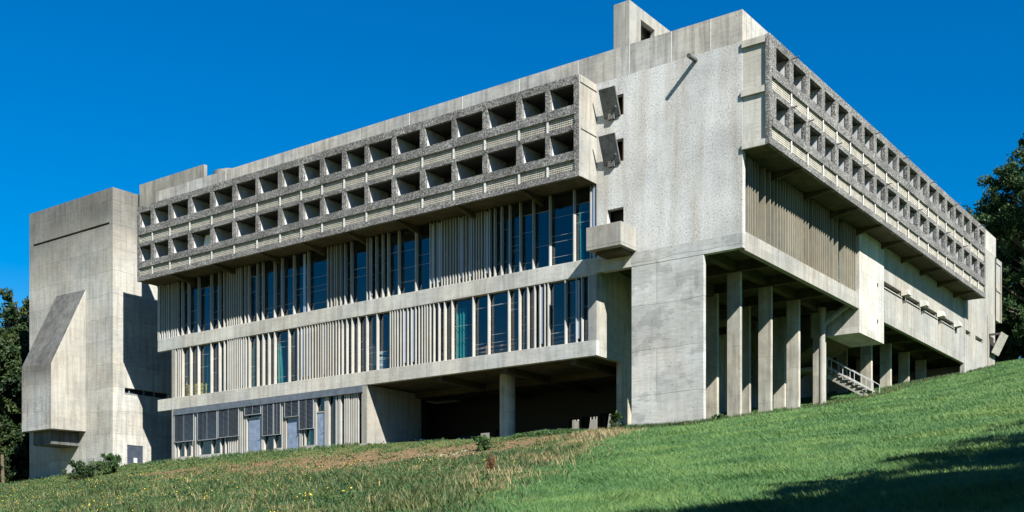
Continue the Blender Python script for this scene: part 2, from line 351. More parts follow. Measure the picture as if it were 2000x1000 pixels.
# soffit of the carport: shallow board-marked slab with beams
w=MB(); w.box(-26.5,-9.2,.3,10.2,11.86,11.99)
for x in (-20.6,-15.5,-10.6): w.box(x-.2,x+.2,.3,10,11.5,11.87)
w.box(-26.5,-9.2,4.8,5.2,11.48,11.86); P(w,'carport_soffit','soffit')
w=MB(); w.box(-26.98,-26.5,0.02,5.4,6.3,11.8); P(w,'carport_wall','end')
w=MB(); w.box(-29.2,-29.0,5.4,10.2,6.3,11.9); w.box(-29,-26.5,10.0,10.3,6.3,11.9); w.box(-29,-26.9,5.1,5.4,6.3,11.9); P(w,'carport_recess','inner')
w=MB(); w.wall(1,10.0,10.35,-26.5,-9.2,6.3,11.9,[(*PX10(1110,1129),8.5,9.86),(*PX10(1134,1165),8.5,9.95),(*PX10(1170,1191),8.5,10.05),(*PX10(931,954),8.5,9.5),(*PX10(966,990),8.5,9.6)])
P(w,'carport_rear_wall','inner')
w=MB()
for x in (PX10(1131,1131)[0],PX10(1167,1167)[0],PX10(960,960)[0]): w.hexa([(x-.35,10.4,8.0),(x+.05,10.4,8.0),(x+.05,10.7,8.0),(x-.35,10.7,8.0),(x+.02,10.4,10.2),(x+.42,10.4,10.2),(x+.42,10.7,10.2),(x+.02,10.7,10.2)])
split(w,'slanted_strut','inner',conv)
for (x,y) in ((-17.0,2.6),):
    w=MB(); w.tube((x,y,6.4),(x,y,11.86),.49,.49,24); P(w,'round_column','pier',smooth=False)
# end posts
w=MB(); w.box(-46.75,-46.38,.02,.4,12.68,16.35); w.box(-46.75,-46.38,.02,.4,7.4,11.8); w.box(-9.35,XR,.0,.3,12.68,16.35); split(w,'end_post','end',conv)
w=MB(); w.box(XL+.01,XL+.2,.03,.6,17.3,21.39); P(w,'end_post','fin')
w=MB(); w.box(-9.12,-8.98,.05,.3,17.3,21.39); P(w,'end_post','vent')
w=MB(); w.box(-46.75,-46.5,.4,11.7,7,16.4); P(w,'end_wall','conc')
w=MB(); w.box(-48.42,-48.36,.6,11.9,16.6,26.69); w.box(-48.42,-48.36,.36,.6,21.5,26.69); P(w,'end_wall','conc')
w=MB(); w.box(-46.75,-26.5,-.03,.5,7.0,7.98); P(w,'plinth','conc')
# --- glazing (left facade) : panes and bars
import bisect
def xs(pxs,Y=0.0):
    out=[]
    for p in pxs:
        a=(p-1000)/2239.; rx=a*.80482-.59353; ry=a*.59353+.80482   # direction through that bay
        t=(Y-CAM.y)/ry; out.append(CAM.x+t*rx)
    return out
def ys(pxs,X=0.0):
    out=[]
    for p in pxs:
        a=(p-1000)/2239.; rx=a*.80482-.59353; ry=a*.59353+.80482
        t=(X-CAM.x)/rx; out.append(CAM.y+t*ry)
    return out
MID=xs([341,345.8,349.4,353.7,369.8,384.8,409.9,425.9,435.9,442.8,446.9,450.8,454.7,458,461.2,464.9,468.8,473.6,477.8,484,500.3,511.2,522.4,533.9,561.6,579.4,586,592,597,602.5,607.7,613.7,619,624,628,633.3,638.2,642.9,648,654,659.5,666,674.7,684.9,697.3,713.6,733.9,760,764.3,769,774,780,785.6,793.6,801,809.3,816,822,827.2,832,837.6,844.8,854.4,865.7,880.3,921.2,951.2,990.7,1011.4,1028,1041.5,1052,1061.4,1068,1101.3,1123.2,1133.6,1147.5,1153.6],-.0)
UP=xs([306.8,314.8,319,324,327.6,333,336,340,344.4,353.2,365.5,385.2,409.7,425.2,435.3,442,446.8,450.8,455,459.5,464,468,476.4,483.2,500,510.4,533.6,548,571.2,599.2,637.6,644.5,651.2,655.2,662.4,671.2,683.4,714.5,720.3,732,744.6,755.4,776,809.4,837.8,845,851.7,860.4,865.8,871,877,882.9,888,894,902,908,914.3,922.5,928,933.2,938.3,944.6,953.6,963.3,976.6,992.5,1013,1038.4,1070.9,1118,1151],-.0)
fins=[]   # (distance, mb)
for L,z0,z1 in ((MID,12.682,16.348),(UP,17.302,21.385)):
    for x in L:
        x=x+.03; w=MB(); w.box(x,x+.06,.02,.25,z0,z1); fins.append(((Vector((x,0,z0))-CAM).length,w,'fin'))
RF=ys([1440+v/3.227 for v in (65,78,90,108,127,172,205,228,250,268,284,300,317,330,345,358,372,385,398,410,428,445,472,484,497,508,520,533,546,560,575,600,630,675,690,702,715,728,742,758)],-.15)
for y in RF:
    w=MB(); w.box(-.48,-.12,y,y+.06,17.302,21.38); fins.append(((Vector((0,y,19))-CAM).length,w,'fin2'))
def glazing(name,axis,c,u0,u1,z0,z1,L):
    w=MB(); rq=random.Random(int(z0*10)); LE=[u0]+[q for q in sorted(L) if u0<q<u1]+[u1]
    for a,b in zip(LE,LE[1:]):      # every pane sits a hair out of true
        if b-a<.03: continue
        a+=.004; b-=.004; e=rq.uniform(-.010,.010)*min(1,(b-a)); e2=rq.uniform(-.018,.018)
        if axis==1: w.hexa([(a,c+e,z0),(b,c-e,z0),(b,c-e+.012,z0),(a,c+e+.012,z0),(a,c+e+e2,z1),(b,c-e+e2,z1),(b,c-e+.012+e2,z1),(a,c+e+.012+e2,z1)])
        else: w.hexa([(c+e,a,z0),(c-e,b,z0),(c-e-.012,b,z0),(c+e-.012,a,z0),(c+e+e2,a,z1),(c-e+e2,b,z1),(c-e-.012+e2,b,z1),(c+e-.012+e2,a,z1)])
    g=P(w,name,'glass')
    w=MB(); LL=sorted(L); rr=random.Random(len(LL))
    for a,b in zip(LL,LL[1:]):
        if b-a>.42:
            for k in range(rr.choice((2,3,3,4))):
                z=z0+(z1-z0)*rr.choice((.12,.2,.33,.42,.55,.68,.8))+rr.uniform(-.05,.05)
                if axis==1: w.box(a+.08,b,c-.020,c-.001,z,z+.02)
                else: w.box(c+.001,c+.020,a+.07,b,z,z+.02)
    if axis==1:
        w.box(u0,u1,c-.08,c-.002,z0,z0+.07)
    P(w,'glazing_bar','frame',g); return g
glazing('glass_wall',1,.30,-46.4,-9.3,12.66,16.36,MID)
glazing('glass_wall',1,.30,XL+.22,-9.0,17.28,21.4,UP)
glazing('glass_wall',0,-.5,.3,17.1,17.28,21.4,RF)
# plain dense backing panels (narrow bays closed by cement strips)
vent=MB()
for p,z0,z1 in [(857.9,17.6,21.3),(899.5,17.6,21.3),(919,17.6,21.3),(950.5,17.6,21.3),(845,17.6,21.3),(724,17.6,21.3),(594.5,17.3,21.3),(1156,17.4,21.3),(473.6,12.9,16.2),(602.5,12.9,16.2),(633.3,12.9,16.2),(592,12.9,16.2),(790,12.9,16.2),(806,12.9,16.2),(1056.7,12.9,16.2),(1128.5,12.9,16.2)]:
    x=xs([p],.1)[0]; vm=MB(); vm.box(x-.11,x+.11,.10,.14,z0,z1); P(vm,'ventilator_shutter','vent')
# --- ground floor front, px measured bays turned to metres along the facade
def gx(p): return xs([p],0)[0]
z_b,z_t=7.98,11.35
w=MB(); w.box(-46.38,gx(709),-.06,.36,z_t,11.78); P(w,'blind_box','steel')
w=MB(); w.box(-46.38,-26.95,.3,.32,z_b,z_t); gl=P(w,'glass_wall','glass')
w=MB()
for p,q in ((378.5,380.5),(382,384),(466.5,468.5),(470,471.5),(474,476),(478,480),(508.5,511.5),(548,550),(552,553),(555,557),(582.5,584.5),(612,616),(632,634),(634.8,640),(653.5,656),(659,663.5),(670.5,672),(673.5,676.5),(678,681),(704.5,708.5)):
    w.box(gx(p),gx(q),.08,.28,z_b,z_t)
split(w,'timber_post','fin',conv)
w=MB()
for p in (344,357.5,370,385.5,410,427,436.5): w.box(gx(p),gx(p)+.07,.12,.29,z_b,9.4)
for p in (442.5,446,449.6,453,456.5,460,463.5): w.box(gx(p),gx(p)+.055,.12,.29,z_b,z_t)
for p in (512,532,586,591.5,683.5,687,690,692.5,696): w.box(gx(p),gx(p)+.07,.10,.29,z_b,z_t)
for d in ((385.5,409.5),(411,426),(344,370),(533,548),(586,612)): w.box(gx(d[0]),gx(d[1]),.05,.3,z_b,z_b+.22)
split(w,'low_mullion','fin',conv)
for p,q,zb in ((341,378,9.28),(386,423.5,9.25),(426.5,466,9.3),(478,509,10.7),(512.5,533.5,9.12),(535,547.5,9.12),(556,583,10.25),(584.5,612,9.3)):
    a,b=gx(p),gx(q); sh=MB(); z=z_t-.03
    while z>zb+.08:
        sh.hexa([(a,-.02,z-.030),(b,-.02,z-.030),(b,.035,z),(a,.035,z),(a,-.02,z-.022),(b,-.02,z-.022),(b,.035,z+.008),(a,.035,z+.008)]); z-=.085
    bl=P(sh,'venetian_blind','blind')
    fr=MB(); fr.box(a,b,-.03,.04,zb,zb+.05); fr.box(a-.02,a+.015,-.03,.04,zb,z_t); fr.box(b-.015,b+.02,-.03,.04,zb,z_t); fr.box((a+b)/2-.012,(a+b)/2+.012,-.028,-.02,zb,z_t); P(fr,'blind_rail','frame',bl)
for p,q,zt in ((482.5,508,10.45),(558.5,582.5,10.2),(617.5,631.5,10.35)):
    a,b=gx(p),gx(q); d=MB(); d.box(a,b,.16,.22,z_b,zt); d.box((a+b)/2-.008,(a+b)/2+.008,.15,.161,z_b+.05,zt-.05) ; dd=P(d,'door','door')
    h=MB(); h.tube((b-.12,.15,z_b+1.05),(b-.12,.08,z_b+1.05),.02,.02,8); h.box(b-.22,b-.10,.07,.09,z_b+1.03,z_b+1.07); P(h,'door_handle','frame',dd)
    fr=MB(); fr.box(a-.05,b+.05,.12,.24,zt,zt+.08); P(fr,'door_lintel','fin',dd)
# --- balcony blocks ------------------------------------------------
ZL=[21.39,21.74,22.30,22.80,23.96,24.21,24.80,25.34,26.52,26.97]
LO=[(-48.17,-46.84),(-46.45,-44.75),(-44.38,-42.49),(-42.09,-40.04),(-39.65,-37.64),(-37.24,-35.23),(-34.92,-32.98),(-32.57,-30.94),(-30.55,-28.97),(-28.59,-26.97),(-26.6,-24.98),(-24.66,-22.68),(-22.33,-20.37),(-19.96,-17.88),(-17.56,-15.56),(-15.19,-13.12),(-12.73,-11.1),(-10.79,-9.2)]
RO=[(.72,2.42),(2.95,4.65),(5.21,6.89),(7.4,8.97),(9.47,11.08),(11.69,13.31),(13.79,15.42),(15.95,17.49),(18.08,19.79),(20.28,21.94),(22.47,24.12),(24.70,26.3),(26.79,28.48),(29.07,30.58),(31.11,32.76),(33.32,34.95),(35.53,37.13),(37.67,39.34),(39.93,41.35)]
# front loggias where a shutter, cloth or jar shows are tagged below
def block(axis,c,sgn,OP,u0,u1,depth):
    """axis 1: plane y=c facing -y ; axis 0: plane x=c facing +x. sgn = inward direction"""
    t=.22*sgn; ins=depth*sgn
    holes=[]; cells=[]
    for k,(a,b) in enumerate(OP):
        la=(OP[k-1][1]+a)/2+.07 if k else u0+.30; lb=(b+OP[k+1][0])/2-.07 if k<len(OP)-1 else u1-.30
        cells.append((a,b,la,lb))
        for f in (0,1):
            zb=(ZL[3],ZL[7])[f]; zt=(ZL[4],ZL[8])[f]; holes.append((a,b,zb,zt))
            holes.append((la,lb,(ZL[1],ZL[5])[f],(ZL[2],ZL[6])[f]))
    w=MB(); w.wall(axis,c,c+t,u0,u1,ZL[0],ZL[9],holes); fr=P(w,'balcony_block','pebble')
    def B(w,ca,cb,ua,ub,za,zb,mi=0):
        ca,cb=min(ca,cb),max(ca,cb)
        if axis==1: w.box(ua,ub,ca,cb,za,zb,mi)
        else: w.box(ca,cb,ua,ub,za,zb,mi)
    # projecting sill of each parapet and light joints
    w=MB()
    for f in (0,1):
        for k,(a,b,la,lb) in enumerate(cells):
            B(w,c-.05*sgn,c-.001*sgn,la-.04,lb+.04,(ZL[2],ZL[6])[f]+.03,(ZL[3],ZL[7])[f]-.0)
    split(w,'parapet_panel','pebble',fr)
    w=MB()
    for f in (0,1):
        for k,(a,b,la,lb) in enumerate(cells[:-1]):
            B(w,c-.008*sgn,c+.02*sgn,lb+.005,lb+.135,(ZL[1],ZL[5])[f]-.04,(ZL[2],ZL[6])[f]+.02)
    split(w,'panel_joint','joint',fr)
    inner=c+ins
    for f in (0,1):
        z0=(ZL[0]+.15,ZL[4]+.22)[f]; z1=(ZL[4]+.02,ZL[8]+.02)[f]
        for k,(a,b,la,lb) in enumerate(cells):
            g=.03
            w=MB(); lz0,lz1=(ZL[1],ZL[5])[f],(ZL[2],ZL[6])[f]
            # pierced block: bars round small square holes
            n=max(6,int((lb-la)/.115)); pitch=(lb-la)/n
            for i in range(n+1):
                u=la+i*pitch; B(w,c+.075*sgn,c+.12*sgn,max(la,u-.017),min(lb,u+.017),lz0,lz1)
            m=5; pz=(lz1-lz0)/m
            for j in range(m+1):
                z=lz0+j*pz; B(w,c+.06*sgn,c+.118*sgn,la,lb,max(lz0,z-.018),min(lz1,z+.018))
            B(w,c+.16*sgn,c+.18*sgn,la-.0,lb+.0,lz0,lz1,1)  # dark backing sheet stands for the shade behind the holes
            P(w,'lattice_panel',['lattice','darkwood'],fr)
            # loggia room : side walls, floor, ceiling, glazed back
            w=MB(); ca=c+t+.002*sgn; cb=inner
            B(w,ca,cb,a-.10,a-g,z0,z1); B(w,ca,cb,b+g,b+.10,z0,z1)
            B(w,ca,cb,a-g,b+g,z0,z0+.05,3); B(w,ca,cb,a-g,b+g,z1-.02,z1+.03,3)
            mid=(a+b)/2+.1*(-1)**k
            B(w,cb-.06*sgn,cb,a-g,mid,z0+.05,z1-.02,1); B(w,cb-.05*sgn,cb,mid,b+g,z0+.05,z0+.9,1)
            B(w,cb-.04*sgn,cb,mid,b+g,z0+.9,z1-.02,random.choice((2,2,2,4,5))); B(w,cb-.07*sgn,cb-.04*sgn,mid,mid+.05,z0+.9,z1-.02,0)
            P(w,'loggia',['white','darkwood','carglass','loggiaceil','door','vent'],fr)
    return fr,cells
blkL,cL=block(1,-1.79,1,LO,-48.5,-8.853,1.95)
blkR,cR=block(0,1.54,-1,RO,-.12,41.74,1.75)
# caps and soffits
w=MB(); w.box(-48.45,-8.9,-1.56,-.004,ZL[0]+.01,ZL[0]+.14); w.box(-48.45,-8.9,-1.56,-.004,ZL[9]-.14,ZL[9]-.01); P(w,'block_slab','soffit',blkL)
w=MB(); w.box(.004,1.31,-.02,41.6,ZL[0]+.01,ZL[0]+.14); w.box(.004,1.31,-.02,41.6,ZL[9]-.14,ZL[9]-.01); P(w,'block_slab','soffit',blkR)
w=MB(); w.box(-8.99,-8.851,-1.785,0,ZL[0]+.02,ZL[9]-.02); w.box(-8.86,-8.80,-1.70,-.02,ZL[9]-.42,ZL[9]-.03); w.box(-8.86,-8.80,-1.6,-.02,24.02,24.2)
P(w,'end_plate','end',blkL)
w=MB(); w.box(-48.49,-48.35,-1.56,0,ZL[0]+.02,ZL[9]-.02); P(w,'end_plate','end',blkL)
w=MB(); w.box(.0,1.54-.24,.02,.16,ZL[0]+.02,ZL[9]-.02); w.box(0,1.30,-.11,.02,ZL[9]-.36,ZL[9]-.02); w.box(-.04,1.25,-.11,.02,24.1,24.42); w.box(0,1.31,-.11,.02,ZL[0]+.0,ZL[0]+.3)
P(w,'end_plate','conc',blkR)
w=MB(); w.box(.0,1.30,41.5,41.72,ZL[0]+.02,ZL[9]-.02); P(w,'end_plate','conc',blkR)
for x in (-44.44,-39.7,-34.85,-30.7,-26.65,-22.33,-17.56,-12.76):
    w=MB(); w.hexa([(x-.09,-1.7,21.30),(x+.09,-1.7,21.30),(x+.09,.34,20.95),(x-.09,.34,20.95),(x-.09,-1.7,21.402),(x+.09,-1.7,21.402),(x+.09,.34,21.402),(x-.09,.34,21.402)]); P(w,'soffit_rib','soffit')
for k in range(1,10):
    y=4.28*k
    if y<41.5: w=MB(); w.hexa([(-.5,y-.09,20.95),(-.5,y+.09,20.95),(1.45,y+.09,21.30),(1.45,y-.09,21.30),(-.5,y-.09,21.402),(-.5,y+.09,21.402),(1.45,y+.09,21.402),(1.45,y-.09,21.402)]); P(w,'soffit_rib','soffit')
# drain rods poking from the block fronts
w=MB()
for x in (-42.2,-33.0,-24.8,-22.5,-15.3): w.tube((x,-1.8,26.6),(x,-2.1,26.68),.035,.035,8)
for x in (-45,-39.8,-28.7,-15.3,-12.8,-9.3): w.tube((x,-1.8,24.05),(x,-2.08,24.1),.035,.035,8)
split(w,'drip_rod','dark',blkL)
w=MB()
for y in (2.7,15.7,21,27,33,39.6): w.tube((1.5,y,26.62),(1.95,y,26.68),.035,.035,8)
for y in (2.7,5,9.2,13.6,17.8,24.3,30.9,35.3): w.tube((1.5,y,24.05),(1.85,y,24.1),.035,.035,8)
split(w,'drip_rod','dark',blkR)
# --- south wing, right face -----------------------------------------
w=MB(); w.box(-.32,0,.35,17.17,16.32,17.3); P(w,'edge_beam','end',bevel=.015)
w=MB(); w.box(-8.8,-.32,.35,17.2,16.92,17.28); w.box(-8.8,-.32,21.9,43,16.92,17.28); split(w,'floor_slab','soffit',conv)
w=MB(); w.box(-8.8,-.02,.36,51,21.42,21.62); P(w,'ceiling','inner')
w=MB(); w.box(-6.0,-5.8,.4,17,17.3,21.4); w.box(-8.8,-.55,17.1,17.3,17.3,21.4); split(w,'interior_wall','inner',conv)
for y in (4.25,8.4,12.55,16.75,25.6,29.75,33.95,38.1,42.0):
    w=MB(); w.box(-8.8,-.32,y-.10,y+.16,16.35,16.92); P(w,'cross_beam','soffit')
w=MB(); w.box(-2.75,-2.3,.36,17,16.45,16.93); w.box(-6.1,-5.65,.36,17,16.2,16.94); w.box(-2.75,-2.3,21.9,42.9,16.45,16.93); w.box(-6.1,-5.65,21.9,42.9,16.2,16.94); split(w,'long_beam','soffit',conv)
w=MB()
for y in (6.3,10.5,14.6): w.box(-8.8,-5.9,y,y+.25,15.3,15.75)
split(w,'tie_beam','soffit',conv)
for y in (4.2,8.35,12.5,16.75,25.55,29.7,33.9,38.1):
    g=hz(-2.5,y); w=MB(); w.box(-2.9,-2.1,y,y+.26,g-.8,16.36); P(w,'pier','pier',bevel=.015)
for y,xa in ((8.15,-6.25),(12.35,-6.1),(16.6,-5.55),(4.2,-6.4),(25.5,-6.2),(29.7,-6.2),(33.9,-6.2)):
    g=hz(-6,y); w=MB(); w.box(xa,xa+.8,y,y+.26,g-.8,16.36); P(w,'pier','pier',bevel=.015)
# round column with forked head
x,y=-1.95,15.9; g=hz(x,y); w=MB(); w.tube((x,y,g-.5),(x,y,15.1),.20,.20,16); w.tube((x,y,15.0),(x,y,16.4),.24,.26,12); w.tube((x,y,15.3),(x+1.5,y+.5,16.5),.17,.2,10)
P(w,'round_column','end')
# stair box hung under the wing
w=MB(); w.box(-3.2,.02,17.17,21.85,14.82,21.42); box=P(w,'stair_box','conc')
w=MB(); w.hexa([(-6.6,17.3,12.6),(-6.6,21.7,12.6),(-2.2,21.7,14.8),(-2.2,17.3,14.8),(-6.6,17.3,16.3),(-6.6,21.7,16.3),(-3.2,21.7,16.3),(-3.2,17.3,16.3)]); P(w,'sloping_soffit','soffit',box)
w=MB(); 
for z in (16.1,18.5): w.box(.01,.05,20.5,20.62,z-.12,z+.12)
split(w,'wall_plug','darkwood',box)
# long wall with slit windows
SL=[(22.0,25.7),(26.75,29.9),(30.5,34.15),(35.1,38.6)]
w=MB(); w.wall(0,-.06,-.35,21.85,41.45,16.34,21.42,[(a,b,18.68,19.08) for a,b in SL]); P(w,'slit_window_wall','end')
w=MB(); w.box(-.37,-.36,22,41,18.5,19.2); P(w,'slit_glazing','carglass')
w=MB()
for a,b in SL: w.box(-.02-.03,.02,a,b,18.60,18.66)
split(w,'slit_sill','fin',conv)
for a,b in SL+[(38.6,39.6)]:
    if a<38.6:
        w=MB(); w.hexa([(-.05,b-.05,18.75),(.42,b+.1,18.85),(.42,b+.75,18.85),(-.05,b+.75,18.75),(-.05,b-.05,19.25),(.30,b+.1,19.22),(.30,b+.75,19.22),(-.05,b+.75,19.25)]); h=P(w,'light_cowl','conc')
        w=MB(); w.box(-.05,.05,b+.3,b+.42,18.35,18.8); P(w,'cowl_bracket','dark',h)
# end wall reaching the ground
w=MB(); w.wall(0,.0,-.35,41.45,51.4,13.5,26.98,[(41.75,43.2,18.75,19.1),(44.7,47.0,18.75,19.1)]); P(w,'end_wall','end')
w=MB(); w.box(-.35,-.01,.36,41.4,21.62,26.95); P(w,'upper_wall','white')
w=MB(); w.box(-.36,-.355,41.6,47.2,18.6,19.2); P(w,'slit_glazing','carglass')
w=MB(); w.box(.001,.012,48.55,48.62,16.8,21.5); w.box(-.3,.08,48.6,51.42,15.5,20.9) if False else None; P(w,'wall_groove','darkwood')
w=MB(); w.box(-9,0,51.1,51.4,13.5,27.0); w.box(-9,-8.7,42.4,51.1,13.5,17); w.box(-8.9,-.35,42.8,43.1,13,16.35); P(w,'end_wall','conc')
# east balcony block end seen past the corner
w=MB(); w.box(-8,.0,51.42,53.0,21.5,26.9); eb=P(w,'balcony_block','end')
w=MB(); w.box(-.0,.07,51.45,53.0,26.5,26.9); w.box(0,.07,51.45,53,24.1,24.3); w.box(0,.1,52.85,53.05,21.5,26.9); P(w,'end_plate','end',eb)
# tilted hood at the far end
w=MB(); w.hexa([(.2,49.0,18.3),(.34,49.0,18.22),(.34,50.9,18.22),(.2,50.9,18.3),(1.0,49.0,19.98),(1.14,49.0,19.9),(1.14,50.9,19.9),(1.0,50.9,19.98)]); h=P(w,'window_hood','conc',bevel=.01)
w=MB(); w.box(0,.95,49.0,49.12,19.75,19.92); w.box(0,.35,49.3,50.6,18.5,18.62); w.box(0,.5,50.6,50.75,19.2,19.4); split(w,'bracket','dark',h)
w=MB(); w.box(-.02,.01,49.2,50.6,18.4,19.8); P(w,'window_recess','darkwood',h)
# --- roof structures
w=MB(); w.wall(0,-8.47,-8.8,3.0,8.2,26.9,32.82,[(4.3,5.95,29.5,32.14)]); w.box(-9.57,-8.81,3.0,3.3,26.9,32.82); w.box(-9.57,-9.3,3.31,8.2,26.9,32.82); w.box(-9.3,-8.81,7.9,8.2,26.9,32.82); w.box(-9.29,-8.82,3.31,7.89,32.5,32.7); P(w,'roof_chimney','end',bevel=.02)
w=MB(); w.box(-53.5,-45.45,2.0,2.3,26.9,30.68); P(w,'roof_screen_wall','screen')
w=MB(); w.tube((-43.9,3.0,26.9),(-43.9,3.0,29.95),1.05,1.05,28); w.tube((-43.6,3.0,29.95),(-43.6,3,30.05),.7,.7,20); P(w,'roof_drum','screen')
# mullions: the hundred nearest are parts of their own, the rest one mesh
fins.sort(key=lambda q:q[0])
for d,w,m in fins[:99]: P(w,'mullion',m)
rest={}
for d,w,m in fins[99:]:
    r=rest.setdefault('all',MB()); n=len(r.v); r.v+=w.v; r.f+=[tuple(i+n for i in f) for f in w.f]; r.m+=[0 if m=='fin' else 1]*len(w.f)
tag(P(rest['all'],'mullion',['fin','fin2']),kind='stuff')
# ================================================================== stair
st=thing('outdoor_stair','short concrete stair with thin steel handrails descending to the grass under the raised wing','stair',(-1.7,20,10.8))
n=10; xa,za,xb,zb=-3.5,13.35,-.30,11.40
w=MB(); 
for i in range(n):
    x=xa+(xb-xa)*i/n; z=za+(zb-za)*i/n; w.box(x,x+(xb-xa)/n+.04,19.5,20.9,z-.09,z)
    w.box(x+.02,x+.06,19.55,20.85,z-.19,z-.091)
w.build('steps','end',st)
w=MB(); w.hexa([(xa,19.6,za-.55),(xb,19.6,zb-.5),(xb,19.75,zb-.5),(xa,19.75,za-.55),(xa,19.6,za-.2),(xb,19.6,zb-.2),(xb,19.75,zb-.2),(xa,19.75,za-.2)]); w.box(xa-3,xa,19.4,21,za-.2,za); w.build('stringer','pier',st)
for yy in (19.52,20.88):
    w=MB(); w.tube((xa,yy,za+.85),(xb-.1,yy,zb+.85),.025,.025,8); w.tube((xa,yy,za+.25),(xb-.1,yy,zb+.25),.018,.018,8); w.tube((xa-1.2,yy,za+.85),(xa,yy,za+.85),.025,.025,8)
    for i in range(5): x=xa+(xb-xa)*i/4.1; z=za+(zb-za)*i/4.1; w.tube((x,yy,z-.1),(x,yy,z+.86),.022,.022,8)
    w.tube((xb-.1,yy,zb+.85),(xb+.35,yy,zb+.55),.025,.025,8); w.tube((xb+.35,yy,zb+.55),(xb+.35,yy,zb-.3),.022,.022,8)
    w.build('handrail','rail',st)
# ================================================================== church tower
tw=thing('church_block','tall blank board-marked concrete church block at the left end of the convent','building',(-60,5,7))
w=MB(); X0,X1,Y0,Y1,ZT=-65.9,-54.0,-.13,24,30.05
w.wall(1,Y0,Y0+.4,X0,X1,5.5,ZT,[(X0+.55,X1-.45,27.18,27.36)]); w.build('front_wall','tower',tw)
w=MB(); w.wall(0,X1,X1-.4,Y0+.4,Y1,5.5,ZT,[(1.2,2.7,7.2,9.72),(.97,5.2,13.85,14.27)]); w.build('side_wall','tower',tw)
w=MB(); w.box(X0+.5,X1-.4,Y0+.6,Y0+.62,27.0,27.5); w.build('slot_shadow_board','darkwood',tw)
w=MB(); w.box(X0,X1-.4,Y0+.4,Y1,ZT-1.4,ZT-1.1); w.box(X0,X0+.4,Y0+.4,Y1,5.5,ZT); w.box(X0+.4,X1,Y1,Y1+.4,5.5,ZT); w.build('roof','para',tw)
w=MB(); w.box(X1-.35,X1-.3,.9,5.3,13.8,14.3); g=w.build('strip_window','carglass',tw)
w=MB(); 
for y in (1.5,2.9,3.9): w.box(X1-.3,X1-.2,y,y+.06,13.85,14.27)
w.box(X1-.2,X1+.03,.93,5.2,13.78,13.85); w.build('window_frame','frame',g)
w=MB(); w.box(X1-.12,X1-.05,1.2,2.7,7.2,9.72); w.box(X1-.05,X1-.04,1.94,1.96,7.3,9.6); d=w.build('door','door2',tw)
w=MB(); w.box(X1-.045,X1-.03,1.85,2.15,8.35,8.7); w.build('notice','paper',d)
w=MB(); w.tube((X1-.05,1.9,8.75),(X1+.03,1.9,8.75),.02,.02,8); w.build('door_handle','frame',d)
# organ box bulging from the front wall
bx0,bx1,yf=-61.85,-57.62,-3.21
w=MB(); p=[(bx0,yf,10.86),(bx1,yf,10.84),(bx1,-.13,10.9),(bx0,-.13,10.9),(bx0,yf,16.15),(bx1,yf,16.0),(bx1,-.135,22.45),(bx0,-.135,22.5)]
w.v=[*p]; w.f=[(0,3,2,1),(0,1,5,4),(1,2,6,5),(2,3,7,6),(3,0,4,7),(4,5,6,7)]; w.m=[0,2,0,0,0,1]
w.build('organ_box',['end','dark','boxfront'],tw,bevel=.02)
w=MB(); w.box(-61.2,-58.6,-2.6,-.13,9.75,10.85); w.build('box_ledge','dark',tw,bevel=.02)
# ================================================================== courtyard gallery far behind the carport
cg=thing('courtyard_gallery','pale sunlit gallery wall glimpsed through the openings behind the carport','building',(-30,31,7))
w=MB(); w.wall(1,30,30.3,-45,-18,6,14.4,[(a,a+2.2,12.75,13.8) for a in (-42,-38,-34,-30,-26,-22.5)]); w.build('wall','end',cg)
w=MB(); w.box(-45,-18,30.3,34,14.0,14.4); w.box(-45,-18,34,34.3,6,14); w.build('roof','conc',cg)
w=MB(); w.box(-44.9,-18.1,30.2,30.25,12.5,14.0); w.build('window','carglass',cg)
w=MB()
for a in (-42,-38,-34,-30,-26,-22.5):
    for k in range(5): w.box(a+.25+k*.42,a+.33+k*.42,30.02,30.2,12.75,13.8)
w.build('mullion','fin',cg)
# ================================================================== things behind the glass
def curtain(x0,x1,y,z0,z1,label,lean=0):
    n=max(10,int((x1-x0)/.035)); w=MB(); pts=[]
    for i in range(n+1):
        u=i/n; x=x0+(x1-x0)*u; yy=y+.07*math.sin(u*n*.9)+.02*math.sin(i*2.3); pts.append((x,yy))
    for (a,b),(c,d) in zip(pts,pts[1:]):
        fa=(a-x0)/(x1-x0); fc=(c-x0)/(x1-x0)
        w.poly([(a,b,z0),(c,d,z0),(c-lean*fc,d,z1),(a-lean*fa,b,z1)]); w.poly([(a,b+.02,z0),(c,d+.02,z0),(c-lean*fc,d+.02,z1),(a-lean*fa,b+.02,z1)])
    solo(w,'curtain','teal',label,'curtain',((x0+x1)/2,y,z0),'teal curtains behind the glass walls')
for p,q,z0,z1,lab,ln in ((888,912,12.72,15.9,'broad teal curtain in the lower glass wall right of the dense mullions above the carport',0),
    (403,409.5,12.72,15.9,'narrow teal curtain in the lower glass wall beside the yellow cabinet',0),
    (541,553,12.72,15.6,'leaning gathered teal curtain in the lower glass wall above the grey doors',.25),
    (491,499,12.72,16.2,'dark teal curtain strip in the lower glass wall left of the gathered curtain',0),
    (1129,1140,17.35,20.6,'bright teal curtain in the upper glass wall beside the small concrete balcony',.15),
    (600,611,7.99,9.2,'teal curtain behind the ground floor window under a lowered blind',0)):
    a,b=xs([p,q],.42); curtain(a,b,.46,z0,z1,lab,ln)
yr=ys([1637,1641],-.75)
w=MB(); w.box(-.9,-.85,yr[0]-.2,yr[1]+.5,17.35,21.2); solo(w,'curtain','teal','teal curtain behind the sandy mullions of the right facade','curtain',(-.9,yr[0],17.3),'teal curtains behind the glass walls')
